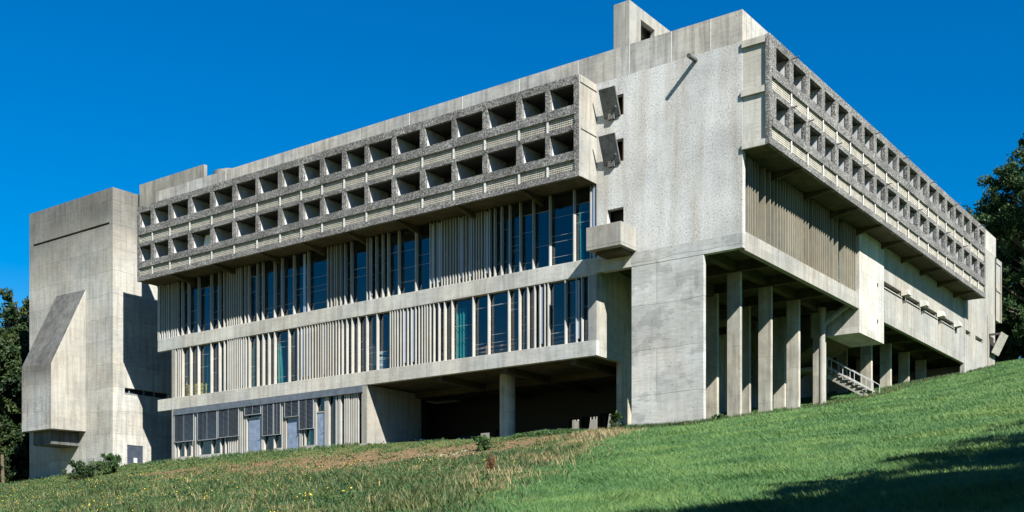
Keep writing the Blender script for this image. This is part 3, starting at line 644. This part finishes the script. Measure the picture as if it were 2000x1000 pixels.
def bench(p,q,z0,label):
    a,b=xs([p,q],.9); t=thing('slatted_bench',label,'bench',(a,.95,z0),'pine benches behind the lower glass wall')
    w=MB(); w.box(a,b,.85,.9,z0+.62,z0+.72); w.box(a,b,.85,.9,z0+.38,z0+.45); w.build('backrest','wood',t)
    w=MB(); w.box(a,b,.91,1.3,z0+.3,z0+.34); w.build('seat','wood',t)
    for x in (a,b-.06):
        w=MB(); w.box(x,x+.06,.91,.97,z0,z0+.8); w.build('leg','wood',t)
bench(923,950,12.65,'pine bench behind the glass just right of the broad teal curtain')
bench(954,1009,12.65,'longest pine bench behind the wide panes in the middle of the lower glass wall')
bench(1080,1122,12.65,'pine bench behind the lower glass near the right end of the wing')
a,b=xs([357,400],1.2); w=MB(); w.box(a,b,1.0,1.6,12.65,13.75); w.box(a+.4,b+.2,.95,1.0,13.2,13.6); w.box(a+.02,b-.02,.97,1.0,12.75,13.15); solo(w,'cabinet','yellow','low yellow cabinet behind the glass at the left end of the lower floor','cabinet',(a,1.2,12.65))
a,b=xs([740.5,750],.6)
for k,(z0,z1) in enumerate(((12.68,12.95),(12.98,13.2),(13.24,13.62),(13.78,13.98))):
    w=MB(); w.box(a+.02*k,b,.55,.85,z0,z1); w.box(a+.03*k+.05,b-.1,.54,.551,z0+.05,z1-.05)
    solo(w,'paper_box','paper',('lowest','second from lowest','tall third','small topmost')[k]+' white box of the stack behind the lower glass','box',(a,.7,z0),'white boxes stacked behind the lower glass')
# red cloth, jar, leaning board in loggias
def L_at(k,f): a,b=LO[k]; return a,b,(ZL[3],ZL[7])[f]
a,b,z=L_at(13,1); w=MB(); 
for i in range(6): w.box(b-.30+i*.03,b-.28+i*.03,-.9+.03*(i%2),-.86+.03*(i%2),z-.2,z+1.05)
solo(w,'hanging_cloth','red','red cloth hanging inside an upper balcony','cloth',(b-.2,-.9,z-.2))
a,b,z=L_at(15,1); w=MB(); w.tube((a+.35,-1.1,z-.55),(a+.35,-1.1,z+.12),.11,.13,14); w.tube((a+.35,-1.1,z+.12),(a+.35,-1.1,z+.25),.13,.03,14); solo(w,'jar','red','small red jar standing at the sill of an upper balcony','jar',(a+.35,-1.1,z-.5))
a,b,z=L_at(3,0); w=MB(); w.hexa([(a+.2,-1.2,z-1.0),(a+.9,-1.2,z-1.0),(a+.9,-1.15,z-1.0),(a+.2,-1.15,z-1.0),(a+.45,-.9,z+1.1),(a+1.15,-.9,z+1.1),(a+1.15,-.85,z+1.1),(a+.45,-.85,z+1.1)]); solo(w,'leaning_board','paper','white board leaning in a lower balcony near the left end','board',(a+.5,-1.2,z-1))
w=MB(); y=RO[0][0]+1.3; w.tube((.9,y,ZL[7]-.5),(.9,y,ZL[7]+.12),.12,.14,12); w.tube((.9,y,ZL[7]+.12),(.9,y,ZL[7]+.3),.02,.16,8); solo(w,'plant_pot','wood','orange pot in the first upper balcony of the right facade','pot',(.9,y,ZL[7]-.5))
# ================================================================== cars under the carport
def car(x,y,rot,mat,label):
    t=thing('parked_car',label,'car',(x,y,7.02),'cars parked in the shaded carport'); t.rotation_euler=(0,0,rot); t['_o']=[0,0,0]
    w=MB(); prof=[(-2.05,.28),(-2.05,.72),(-1.95,.86),(-.95,.95),(1.55,.97),(1.98,.9),(2.05,.6),(2.02,.28)]
    W=.80
    def ext(w,prof,W0,W1,mi=0):
        n=len(w.v); m=len(prof)
        for s,Wk in ((-1,1),(1,1)):
            for (a,b) in prof: ww=W0+(W1-W0)*max(0,(b-.28)/1.15); w.v.append((a,s*ww,b))
        w.f.append(tuple(n+i for i in range(m))[::-1]); w.m.append(mi); w.f.append(tuple(n+m+i for i in range(m))); w.m.append(mi)
        for i in range(m): j=(i+1)%m; w.f.append((n+i,n+j,n+m+j,n+m+i)); w.m.append(mi)
    ext(w,prof,.80,.76); body=w.build('body',mat,t,bevel=.06)
    w=MB(); ext(w,[(-1.0,.93),(-.42,1.36),(-.25,1.41),(1.05,1.42),(1.25,1.36),(1.75,.95)],.82,.60); cab=w.build('cabin',mat,t,bevel=.05)
    w=MB(); w.hexa([(-.95,-.60,.99),(-.95,.60,.99),(-.90,.6,.99),(-.90,-.6,.99),(-.47,-.52,1.33),(-.47,.52,1.33),(-.44,.52,1.33),(-.44,-.52,1.33)]); w.build('windscreen','carglass',t)
    for s in (-1,1):
        w=MB(); w.hexa([(-.7,s*.72,1.0),(1.35,s*.72,1.0),(1.35,s*.70,1.0),(-.7,s*.70,1.0),(-.38,s*.655,1.34),(1.1,s*.655,1.34),(1.1,s*.60,1.34),(-.38,s*.60,1.34)]); w.build('side_window','carglass',t)
        w=MB(); w.tube((-2.0,s*.58,.66),(-2.09,s*.58,.66),.10,.09,14); w.build('headlight','paper',t)
        for xx in (-1.3,1.28):
            w=MB(); w.tube((xx,s*.62,.3),(xx,s*.82,.3),.30,.30,18); wh=w.build('wheel','tyre',t)
            w=MB(); w.tube((xx,s*.815,.3),(xx,s*.835,.3),.17,.17,14); w.build('rim','rim',wh)
    w=MB(); w.box(-2.12,-2.03,-.74,.74,.36,.50); w.build('bumper','tyre',t)
M['carblue']=plain('pale_blue_car_paint',(.30,.36,.48),.25); M['carnavy']=plain('blue_car_paint',(.04,.10,.25),.25); M['cardark']=plain('dark_grey_car_paint',(.06,.07,.08),.25)
car(-15.1,3.9,R(90),'carblue','pale blue car nearest the right end of the shaded carport'); car(-21.1,3.9,R(90),'cardark','dark grey car in the middle of the shaded carport'); car(-24.9,3.3,R(80),'carnavy','dark blue car beside the left wall of the shaded carport')
# ================================================================== ground
def axis_coords(a,b,step,far,n=16):
    c=np.arange(a,b+1e-6,step); g=np.geomspace(step,far,n)
    return np.concatenate([(a-np.cumsum(g))[::-1],c,b+np.cumsum(g)])
gx_=axis_coords(-72,44,.55,320); gy_=axis_coords(-46,56,.55,320)
XX,YY=np.meshgrid(gx_,gy_,indexing='ij'); ZZ=height(XX,YY)
def smooth_noise(x,y,s,seed):
    r=np.random.default_rng(seed); out=0
    for k in range(6):
        a=r.uniform(0,6.28); f=s*(1+.35*k); ph=r.uniform(0,6.28,2)
        out=out+np.sin((x*np.cos(a)+y*np.sin(a))*f+ph[0]+1.3*np.sin((y*np.cos(a)-x*np.sin(a))*f*.6+ph[1]))
    return out/6
# boundary between the mown lawn (east) and the rough meadow (west)
BL=[(-9.5,40),(-6.2,-.2),(-3.5,-8),(1.5,-18),(5.5,-26),(8.5,-31.5),(10.7,-36.7),(16,-46),(20,-60),(20,-300)]
def lawn_mask(x,y,soft=1.6):
    by=np.array([q[1] for q in BL])[::-1]; bx=np.array([q[0] for q in BL])[::-1]
    xb=np.interp(y,by,bx)+1.1*smooth_noise(x,y,.7,5); return 1/(1+np.exp(-(x-xb)/soft*3))
def soil_mask(x,y):
    def el(cx,cy,rx,ry): return np.exp(-((x-cx)/rx)**2-((y-cy)/ry)**2)
    m=.9*el(-13,-6.5,6,4.5)+.85*el(-22,-7.5,7,4.2)+.75*el(-31,-8.5,6,3.5)+.5*el(-40,-9,5,2.5)+.45*el(-17,-12,6,3)+.5*el(-8.5,-3.2,3,2)+.6*el(-48,-11,4,1.2)+.6*el(-60,-6,6,2)
    m=m+.35*smooth_noise(x,y,.9,9)+.2*smooth_noise(x,y,2.7,10); return np.clip(m*.88,0,1)*(1-lawn_mask(x,y))
rough_zone=(1-lawn_mask(XX,YY))
near=np.exp(-((XX+8)/40)**2-((YY+15)/40)**2)
out_b=(YY<-.6)|(XX>0.6)
ZZ=ZZ+out_b*near*(rough_zone*(.10*smooth_noise(XX,YY,1.6,3)+.05*smooth_noise(XX,YY,4.1,4))+.05*smooth_noise(XX,YY,.8,8))
nx,ny=XX.shape
verts=np.stack([XX,YY,ZZ],-1).reshape(-1,3)
i=np.arange(nx-1)[:,None]*ny+np.arange(ny-1)[None]; quads=np.stack([i,i+ny,i+ny+1,i+1],-1).reshape(-1,4)
def np_mesh(name,verts,faces,mats,smooth=False,mi=None):
    me=bpy.data.meshes.new(name); k=faces.shape[1]
    me.vertices.add(len(verts)); me.vertices.foreach_set('co',verts.astype(np.float32).ravel())
    me.loops.add(faces.size); me.loops.foreach_set('vertex_index',faces.astype(np.int32).ravel())
    me.polygons.add(len(faces)); me.polygons.foreach_set('loop_start',np.arange(0,faces.size,k,dtype=np.int32))
    me.update(calc_edges=True)
    for m in (mats if isinstance(mats,(list,tuple)) else [mats]): me.materials.append(M[m])
    if mi is not None: me.polygons.foreach_set('material_index',mi.astype(np.int32))
    me.polygons.foreach_set('use_smooth',np.full(len(faces),smooth)); me.validate(); return me
gme=np_mesh('hillside',verts,quads,'groundm',True)
for nm,val in (('lawn',lawn_mask(XX,YY)),('soil',soil_mask(XX,YY))):
    a=gme.attributes.new(nm,'FLOAT','POINT'); a.data.foreach_set('value',val.astype(np.float32).ravel())
gr=bpy.data.objects.new('hillside',gme); link(gr); tag(gr,kind='structure',label='grassy hillside rising to the convent')
from bisect import bisect_right
def gheight(x,y):
    i=np.clip(np.searchsorted(gx_,x)-1,0,nx-2); j=np.clip(np.searchsorted(gy_,y)-1,0,ny-2)
    u=(x-gx_[i])/(gx_[i+1]-gx_[i]); v=(y-gy_[j])/(gy_[j+1]-gy_[j])
    return ZZ[i,j]*(1-u)*(1-v)+ZZ[i+1,j]*u*(1-v)+ZZ[i,j+1]*(1-u)*v+ZZ[i+1,j+1]*u*v
w=MB(); w.box(-26.5,-9.2,1.2,10,6.8,7.0); o=w.build('carport_paving','asphalt'); tag(o,kind='structure',label='dark paving of the carport')
# ------------------------------------------------------------------ blades
cx_,cy_=CAM.x,CAM.y
def scatter(n,d0,d1,half,pw=1.0):
    """points over the slope in front, thinning with distance like real detail needs; fan is wider than the picture"""
    u=RNG.random(n); d=(d0**pw+(d1**pw-d0**pw)*u)**(1/pw) if pw else d0*(d1/d0)**u
    s=RNG.uniform(-half,half,n)*d
    return cx_+s*.80482-d*.59353, cy_+s*.59353+d*.80482, d
def inside_building(x,y): return ((y>-.10)&(x<-8.6)&(x>-54.2))|((x>-66.2)&(x<-53.8)&(y>-.2))|((x>-6.7)&(x<-2.1)&(y>-.1)&(y<.4))|((x<-9)&(y>0))
def blades(name,mat,x,y,h,wd,lean,label,comb=0.0):
    n=len(x); z=gheight(x,y)-.02; a=RNG.uniform(0,2*np.pi,n); la=RNG.uniform(0,2*np.pi,n)
    if comb: la=2.4+2.2*smooth_noise(x,y,.55,77)+1.2*smooth_noise(x,y,1.9,78)+RNG.normal(0,comb,n)
    dx,dy=np.cos(a)*wd/2,np.sin(a)*wd/2; lx,ly=np.cos(la)*lean*h,np.sin(la)*lean*h
    v=np.empty((n,5,3)); v[:,0]=np.stack([x-dx,y-dy,z],-1); v[:,1]=np.stack([x+dx,y+dy,z],-1)
    v[:,2]=np.stack([x+dx*.7+lx*.35,y+dy*.7+ly*.35,z+h*.55],-1); v[:,3]=np.stack([x-dx*.7+lx*.35,y-dy*.7+ly*.35,z+h*.55],-1); v[:,4]=np.stack([x+lx,y+ly,z+h],-1)
    b=np.arange(n)[:,None]*5; t=np.concatenate([b+np.array([[0,1,2]]),b+np.array([[0,2,3]]),b+np.array([[3,2,4]])],0)
    me=np_mesh(name,v.reshape(-1,3),t,mat); o=bpy.data.objects.new(name,me); link(o); tag(o,label,kind='stuff'); return o
# lawn
x,y,d=scatter(760000,11,112,.60,.5); m=(lawn_mask(x,y)>RNG.random(len(x)))&~inside_building(x,y)&((x>-8)|(y<0))
x,y,d=x[m],y[m],d[m]; patch=.5+.5*smooth_noise(x,y,.9,21)+.3*smooth_noise(x,y,3.1,23)
blades('lawn_grass','grass',x,y,(.05+.09*np.clip(patch,0,1.3))*RNG.uniform(.6,1.35,len(x))*(1+d/200),.007+.0006*d,RNG.uniform(.3,1.3,len(x)),'short green lawn grass covering the slope',comb=.7)
# rough meadow : tall lush lower down, sparse on the bare bank
x,y,d=scatter(560000,18,108,.62,.75); lm=lawn_mask(x,y); sm=soil_mask(x,y); bank=np.clip((y+14)/8,0,1)
m=(lm<RNG.random(len(x)))&(RNG.random(len(x))>sm*.86+.12*bank)&~inside_building(x,y); x,y,d,bank=x[m],y[m],d[m],bank[m]; patch=np.clip(.45+.9*smooth_noise(x,y,.55,22)+.4*smooth_noise(x,y,1.8,24),0,1.2)
blades('meadow_grass','weed',x,y,(.05+.30*patch**1.6*(1-.65*bank))*RNG.uniform(.5,1.4,len(x)),.010+.0009*d,RNG.uniform(.2,1.1,len(x)),'rough green meadow grass and weeds in front of the long wing')
# broad-leaved weeds : small tilted leaf faces
def leaves(name,mat,P,size,label=None,obj=True,parent=None):
    n=len(P); a=RNG.normal(size=(n,3)); a/=np.linalg.norm(a,axis=1)[:,None]; b=np.cross(a,RNG.normal(size=(n,3))); b/=np.linalg.norm(b,axis=1)[:,None]
    s=np.asarray(size)*RNG.uniform(.6,1.3,n) if np.ndim(size)==0 else size*RNG.uniform(.6,1.3,n); s=s[:,None]
    v=np.stack([P-a*s,P+b*s*.55,P+a*s,P-b*s*.55],1).reshape(-1,3); q=np.arange(n*4).reshape(n,4)
    me=np_mesh(name,v,q,mat)
    if not obj: return me
    o=bpy.data.objects.new(name,me); link(o)
    if parent: o.parent=parent
    return o
x,y,d=scatter(150000,20,100,.62,.8); pm=smooth_noise(x,y,1.1,31)+smooth_noise(x,y,3,32)*.6
m=(lawn_mask(x,y)<.35)&(pm>.02)&~inside_building(x,y); x,y,d=x[m],y[m],d[m]
o=leaves('ground_cover','bush',np.stack([x,y,gheight(x,y)+RNG.uniform(.0,.16,len(x))],-1),.022+.0007*d); tag(o,'low leafy ground cover scattered over the rough bank',kind='stuff')
# leafy crest at the carport edge
n=15000; t_=RNG.random(n); x=-14.2+ t_*4.9+RNG.normal(0,.15,n); y=-.75+RNG.normal(0,.35,n)-t_*.5; hh=(.06+.16*np.clip(smooth_noise(x,y,2.2,41)+.3,0,1))*np.exp(-((x+12.2)/2.0)**2)+.1
o=leaves('ground_cover','bush',np.stack([x,y,gheight(x,y)+RNG.random(n)*hh],-1),.055); tag(o,'thick green creeper mound at the carport edge',kind='stuff')
# dry grass along the lawn edge and by the slab pier
n=9000; yy=RNG.uniform(-37,-.3,n); by=np.array([q[1] for q in BL])[::-1]; bxx=np.array([q[0] for q in BL])[::-1]
x=np.interp(yy,by,bxx)+RNG.normal(-1.0,1.0,n)-.2; k=smooth_noise(x,yy,1.3,51)>(.22-.55*(yy>-6)); x,yy=x[k],yy[k]; dd=np.hypot(x-cx_,yy-cy_)
k=~inside_building(x,yy); x,yy,dd=x[k],yy[k],dd[k]
blades('dry_grass','dry',x,yy,RNG.uniform(.12,.42,len(x))*np.where(yy>-3,.6,1),.006+.0005*dd,RNG.uniform(.2,1.0,len(x)),'dry straw coloured stalks along the edge of the lawn')
x,y,d=scatter(16000,20,70,.5,.8); k=(lawn_mask(x,y)<.3)&(smooth_noise(x,y,.8,52)>.2)&(y<-12); x,y,d=x[k],y[k],d[k]
blades('dry_grass','dry',x,y,RNG.uniform(.15,.45,len(x)),.010+.0004*d,RNG.uniform(.1,.7,len(x)),'thin dry stalks among the meadow weeds')
# taller tufts left by the mower along walls and pier feet
n=2600; x1=RNG.uniform(-6.8,-1.6,n); y1=-.12-RNG.exponential(.16,n); n2=9000; y2=RNG.uniform(0,50,n2); x2=.1+RNG.exponential(.22,n2)-2.0*((y2<17)|((y2>22)&(y2<42)))*RNG.random(n2); n3=5000; x3=RNG.uniform(-54,-27,n3); y3=-.12-RNG.exponential(.25,n3)
x=np.concatenate([x1,x2,x3]); y=np.concatenate([y1,y2,y3]); k=smooth_noise(x,y,2.1,91)>-.15; x,y=x[k],y[k]
blades('wall_foot_grass','weed',x,y,RNG.uniform(.10,.34,len(x)),.05,RNG.uniform(.1,.7,len(x)),'taller weeds and grass tufts along the foot of the walls and piers')
# flowers
x,y,d=scatter(16000,22,80,.62,1.0); k=(lawn_mask(x,y)<.15)&(smooth_noise(x,y,.6,61)+.7*smooth_noise(x,y,2.6,62)+.012*(-x-12)>.35)&(y<-9-.1*(x+20)); x,y=x[k],y[k]
o=leaves('yellow_flowers','flower',np.stack([x,y,gheight(x,y)+RNG.uniform(.12,.34,len(x))],-1),.026); tag(o,'small yellow flowers dotted through the meadow',kind='stuff')
# rubble
n=300; x=RNG.normal(-13.6,2.0,n); y=RNG.normal(-8.2,1.4,n); g=MB()
for a,b in zip(x,y):
    s=RNG.uniform(.02,.075); z=float(gheight(np.array([a]),np.array([b]))[0]); k=len(g.v)
    pts=[(a+s*RNG.uniform(.6,1.2)*math.cos(t),b+s*RNG.uniform(.6,1.2)*math.sin(t),z) for t in (0,1.3,2.5,3.8,5)]; g.v+=pts+[(a,b,z+s*RNG.uniform(.5,.9))]
    for q in range(5): g.f.append((k+q,k+(q+1)%5,k+5)); g.m.append(0)
o=g.build('rubble','stone'); tag(o,'pale stone rubble showing through the bare bank',kind='stuff')
# ------------------------------------------------------------------ shrubs and trees
def shrub(name,label,cat,x,y,r,h,n,mat='bush',group=None,ls=.06,upright=False):
    z=float(gheight(np.array([x]),np.array([y]))[0]); t=thing(name,label,cat,(x,y,z),group)
    k=max(12,int(r*38)); C=np.stack([RNG.normal(0,r*.42,k),RNG.normal(0,r*.42,k),RNG.uniform(.1,.88,k)*h],-1); C[:,:2]*=(1-.5*(C[:,2:]/h-.3).clip(0)); rr=RNG.uniform(.10,.26,k)*min(r,h); C+=RNG.normal(0,.06,C.shape)*r; C[:,2]=C[:,2].clip(.05)
    i=RNG.integers(0,k,n); v=RNG.normal(size=(n,3)); v/=np.linalg.norm(v,axis=1)[:,None]; Pp=C[i]+v*(rr[i]*RNG.uniform(.5,1.5,n)**1.2)[:,None]; Pp[:,2]=np.maximum(Pp[:,2],.02)
    me=leaves('crown',mat,Pp,ls,obj=False); o=bpy.data.objects.new('crown',me); link(o); o.parent=t
    w=MB(); 
    for c in C[:8]: w.tube((0,0,-.05),tuple(c),.02,.008,5)
    o=w.build('stem','bark'); o.parent=t; return t
shrub('round_shrub','dense round green shrub on the bank below the church corner','shrub',-46.3,-5.6,.95,1.35,6500,ls=.06)
shrub('straggly_shrub','darker straggly shrub left of the dense round one','shrub',-45.2,-8.8,.85,1.45,2600,'leafd',ls=.08)
shrub('straggly_shrub','small dark sapling between the two shrubs below the church wall','shrub',-46.4,-7.2,.5,1.0,1200,'leafd',ls=.07)
shrub('leafy_weed','bright leafy weed clump on the bank below the round column','weed',-11.9,-6.6,.55,.75,1400,ls=.075)
shrub('leafy_weed','blue green bramble against the foot of the slab pier','weed',-7.7,.30,.42,1.0,1500,ls=.07)
shrub('leafy_weed','low weed at the foot of the first thin piers','weed',-1.6,.4,.4,.4,500,ls=.06)
# brown seeding dock
t=thing('seeding_dock','single tall brown seeding dock plant at the lawn edge','plant',(5.9,-29.0,hz(5.9,-29)))
w=MB(); w.tube((0,0,-.05),(.03,0,.75),.014,.006,6); w.tube((.01,0,.3),(.10,.03,.62),.006,.004,5); w.tube((.01,0,.3),(-.09,.03,.6),.006,.004,5); o=w.build('stem','bark'); o.parent=t
M['dock']=plain('rust_brown_seed_heads',(.16,.075,.035),.8)
for c,z0,z1 in ((.02,.3,.78),(.09,.40,.64),(-.08,.36,.62)):
    pp=np.stack([RNG.normal(c,.028,420),RNG.normal(0,.03,420),RNG.uniform(z0,z1,420)],-1); o=bpy.data.objects.new('seed_head',leaves('seed_head','dock',pp,.02,obj=False)); link(o); o.parent=t
def tree_meshes(seed,H,Rr,n,mat,ls,low=.18,dens=1.0):
    r=np.random.default_rng(seed); K=int(46*dens)
    # limb tips fill an egg-shaped volume
    tips=[]; 
    while len(tips)<K:
        p=r.uniform(-1,1,3); 
        if .25<np.linalg.norm(p)<1: tips.append((p[0]*Rr*(.85+.25*r.random()),p[1]*Rr*(.85+.25*r.random()),H*(low+(1-low)*(p[2]*.5+.5))))
    tips=np.array(tips); f=1-.45*np.clip((tips[:,2]/H-.55)/.45,0,1)**1.3; tips[:,0]*=f; tips[:,1]*=f
    rad=r.uniform(.11,.24,K)*Rr*1.25
    sub=[];subr=[]
    for c,q in zip(tips,rad):
        for _ in range(9):
            v=r.normal(size=3); v/=np.linalg.norm(v); sub.append(c+v*q*r.uniform(.5,1.05)*np.array([1.15,1.15,.8])); subr.append(q*r.uniform(.22,.42))
    sub=np.array(sub); subr=np.array(subr); i=r.integers(0,len(sub),n); v=r.normal(size=(n,3)); v/=np.linalg.norm(v,axis=1)[:,None]
    Pp=sub[i]+v*(subr[i]*r.uniform(.3,1.15,n))[:,None]
    crown=leaves('crown',mat,Pp,ls,obj=False)
    w=MB(); tr=H*.022+.12; pts=[(0,0,-1.0),(r.normal(0,.1),r.normal(0,.1),H*.25),(r.normal(0,.3),r.normal(0,.3),H*.55),(r.normal(0,.4),r.normal(0,.4),H*.88)]; rs=[tr*1.25,tr,tr*.62,tr*.15]
    for a,b,c,d in zip(pts,pts[1:],rs,rs[1:]): w.tube(a,b,c,d,10)
    for c in tips:
        zz=max(H*.16,c[2]-.35*math.hypot(c[0],c[1])-H*.05); t=min(1,zz/(H*.88)); base=(pts[3][0]*t*.6,pts[3][1]*t*.6,zz); mid=((base[0]+c[0])/2,(base[1]+c[1])/2,(zz+c[2])/2-.1*H*.1)
        w.tube(base,mid,tr*.33,tr*.2,6,cap=False); w.tube(mid,tuple(c),tr*.2,.02,6,cap=False)
    tm=w.build('trunk','bark'); return crown,tm
protos={}
def tree(key,x,y,label,group,z=None,sc=1,rot=0,name='broadleaf_tree',zs=1):
    if key not in protos:
        a=TREES[key]; cr,tm=tree_meshes(*a); protos[key]=(cr,tm.data,tm)
    cr,td,tm=protos[key]; z=hz(x,y) if z is None else z
    t=thing(name,label,'tree',(x,y,z),group); t.rotation_euler=(0,0,rot); t.scale=(sc,sc,sc*zs)
    c=bpy.data.objects.new('crown',cr); link(c); c.parent=t
    if tm is not None: k=tm; protos[key]=(cr,td,None)
    else: k=bpy.data.objects.new('trunk',td); link(k)
    k.parent=t; return t
TREES={'big':(1,24,7.5,95000,'leaf',.17,.03,2.4),'mid':(2,16,5.0,42000,'leaf',.16,.06,1.6),'wood':(3,18,6.0,90000,'leafd',.20,.03,2.6),'low':(4,7,4.2,24000,'leafd',.17,.02,1.5)}
def cam_pos(px,d):   # where a bearing from the viewpoint meets a distance
    a=(px-1000)/2239.*d; return CAM.x+a*.80482-d*.59353, CAM.y+a*.59353+d*.80482
G='trees around the convent'
SUN_E=5.0; SKY_E=.053; SAT=1.65; VAL=1.0; HUE=.508; EXPO=1.24
SHADE=[(29.6,-44.6,.80),(31.0,-40.6,.82),(32.6,-36.4,.86),(34.2,-32,.92),(36.0,-27.5,1.0),(38.5,-23,1.1),(34.5,-45,1.0),(36.5,-39,1.0),(39,-33,1.05),(33.0,-49.0,.95)]
x,y=cam_pos(2035,112); tree('big',x,y,'tall green broadleaf tree rising at the right edge of the picture',G,rot=.4,sc=.93)
x,y=cam_pos(1950,119); tree('mid',x,y,'rounded green tree between the building end and the tallest tree',G,rot=2,sc=1.08)
x,y=cam_pos(1893,135); tree('mid',x,y,'tree whose small top just shows above the far end of the right roof line',G,rot=4,sc=1.0)
x,y=cam_pos(2110,124); tree('wood',x,y,'dark tree behind the tallest one at the right edge',G,rot=1,sc=1.2)
for k,(px,d,s) in enumerate(((1975,116,1.0),(2015,117,1.0),(2075,116,1.1),(1925,128,1.0))):
    x,y=cam_pos(px,d); tree('low',x,y,('low dark undergrowth tree just right of the tilted hood','low dark undergrowth tree at the right edge of the lawn','low dark undergrowth tree beyond the right picture edge','low dark tree hidden behind the building end')[k],'undergrowth trees',rot=k*1.7,sc=s)
x,y=cam_pos(18,108); tree('wood',x,y,'dark broadleaf tree left of the church block with its top above the others',G,rot=.9,sc=1.02)
x,y=cam_pos(-70,102); tree('wood',x,y,'dark tree at the left edge of the picture',G,rot=3,sc=.98)
x,y=cam_pos(62,122); tree('wood',x,y,'dark tree mostly hidden behind the church block',G,rot=5,sc=1.05)
for k,(px,d,s) in enumerate(((-10,103,.9),(35,107,.85),(75,118,.9),(-70,98,.8))):
    x,y=cam_pos(px,d); tree('low',x,y,('low dark thicket tree at the left picture edge','low dark thicket tree touching the church block','low dark thicket tree behind the church block','low dark thicket tree beyond the left picture edge')[k],'thicket trees',rot=k*2.1,sc=s)
# the row on the right of the viewpoint whose shade falls across the lower right lawn
for k,(x,y,s) in enumerate(SHADE): tree('mid',x,y,'tree beside the lawn right of the viewpoint, number %s from the path'%('one','two','three','four','five','six','seven','eight','nine','ten')[k],'shade trees right of the viewpoint',rot=k*1.3,sc=s)
for k,(x,y,s) in enumerate(((43,-46,1.1),(47,-36,1.15),(42,-58,1.1),(33,-64,1.1),(50,-26,1.2))): tree('wood',x,y,'unseen dark tree added to block sky light behind the lawn shade, %s along'%('first','second','third','fourth','fifth')[k],'trees added right of the viewpoint to block sky light',rot=k*.9,sc=s)  # unseen trees put in to cut the sky light on the shaded lawn
# leaning stump at left
x,y=cam_pos(6,99); t=thing('bare_stump','thin bare stump at the left edge below the dark trees','tree',(x,y,hz(x,y))); w=MB(); w.tube((0,0,-.3),(-.15,0,2.6),.16,.12,10); o=w.build('trunk','bark'); o.parent=t
# ================================================================== light
SUN=Vector((1,-.475,.92)).normalized()
ld=bpy.data.lights.new('sun','SUN'); ld.energy=SUN_E; ld.angle=R(.5); ld.color=(1,.955,.88); lo=bpy.data.objects.new('sun',ld); link(lo)
lo.rotation_euler=SUN.to_track_quat('Z','Y').to_euler(); lo.location=(60,-60,60)
W=bpy.data.worlds.new('World'); S.world=W; W.use_nodes=True; nt=W.node_tree; nt.nodes.clear()
o=nt.nodes.new('ShaderNodeOutputWorld'); b=nt.nodes.new('ShaderNodeBackground'); s=nt.nodes.new('ShaderNodeTexSky'); s.sky_type='NISHITA'; s.sun_disc=False
s.sun_elevation=math.asin(SUN.z); s.sun_rotation=math.atan2(SUN.x,SUN.y); s.air_density=1.25; s.dust_density=.0; s.ozone_density=4.0; s.altitude=100
h=nt.nodes.new('ShaderNodeHueSaturation'); h.inputs['Saturation'].default_value=SAT; h.inputs['Value'].default_value=VAL; h.inputs['Hue'].default_value=HUE
nt.links.new(s.outputs[0],h.inputs['Color']); nt.links.new(h.outputs[0],b.inputs[0]); b.inputs[1].default_value=SKY_E; nt.links.new(b.outputs[0],o.inputs[0])
cd=bpy.data.cameras.new('camera'); co=bpy.data.objects.new('camera',cd); link(co); co.location=CAM; co.rotation_euler=(R(90),0,math.atan2(.59353,.80482))
cd.sensor_width=36; cd.lens=2239/2000*36; cd.shift_x=0; cd.shift_y=.3025; cd.clip_start=.3; cd.clip_end=8000; S.camera=co
S.view_settings.view_transform='Standard'; S.view_settings.look='None'; S.view_settings.exposure=EXPO; S.view_settings.gamma=1
S.render.engine='CYCLES'; S.cycles.max_bounces=6; S.cycles.diffuse_bounces=1; S.cycles.transparent_max_bounces=16
for o in bpy.data.objects:
    if '_o' in o: del o['_o']
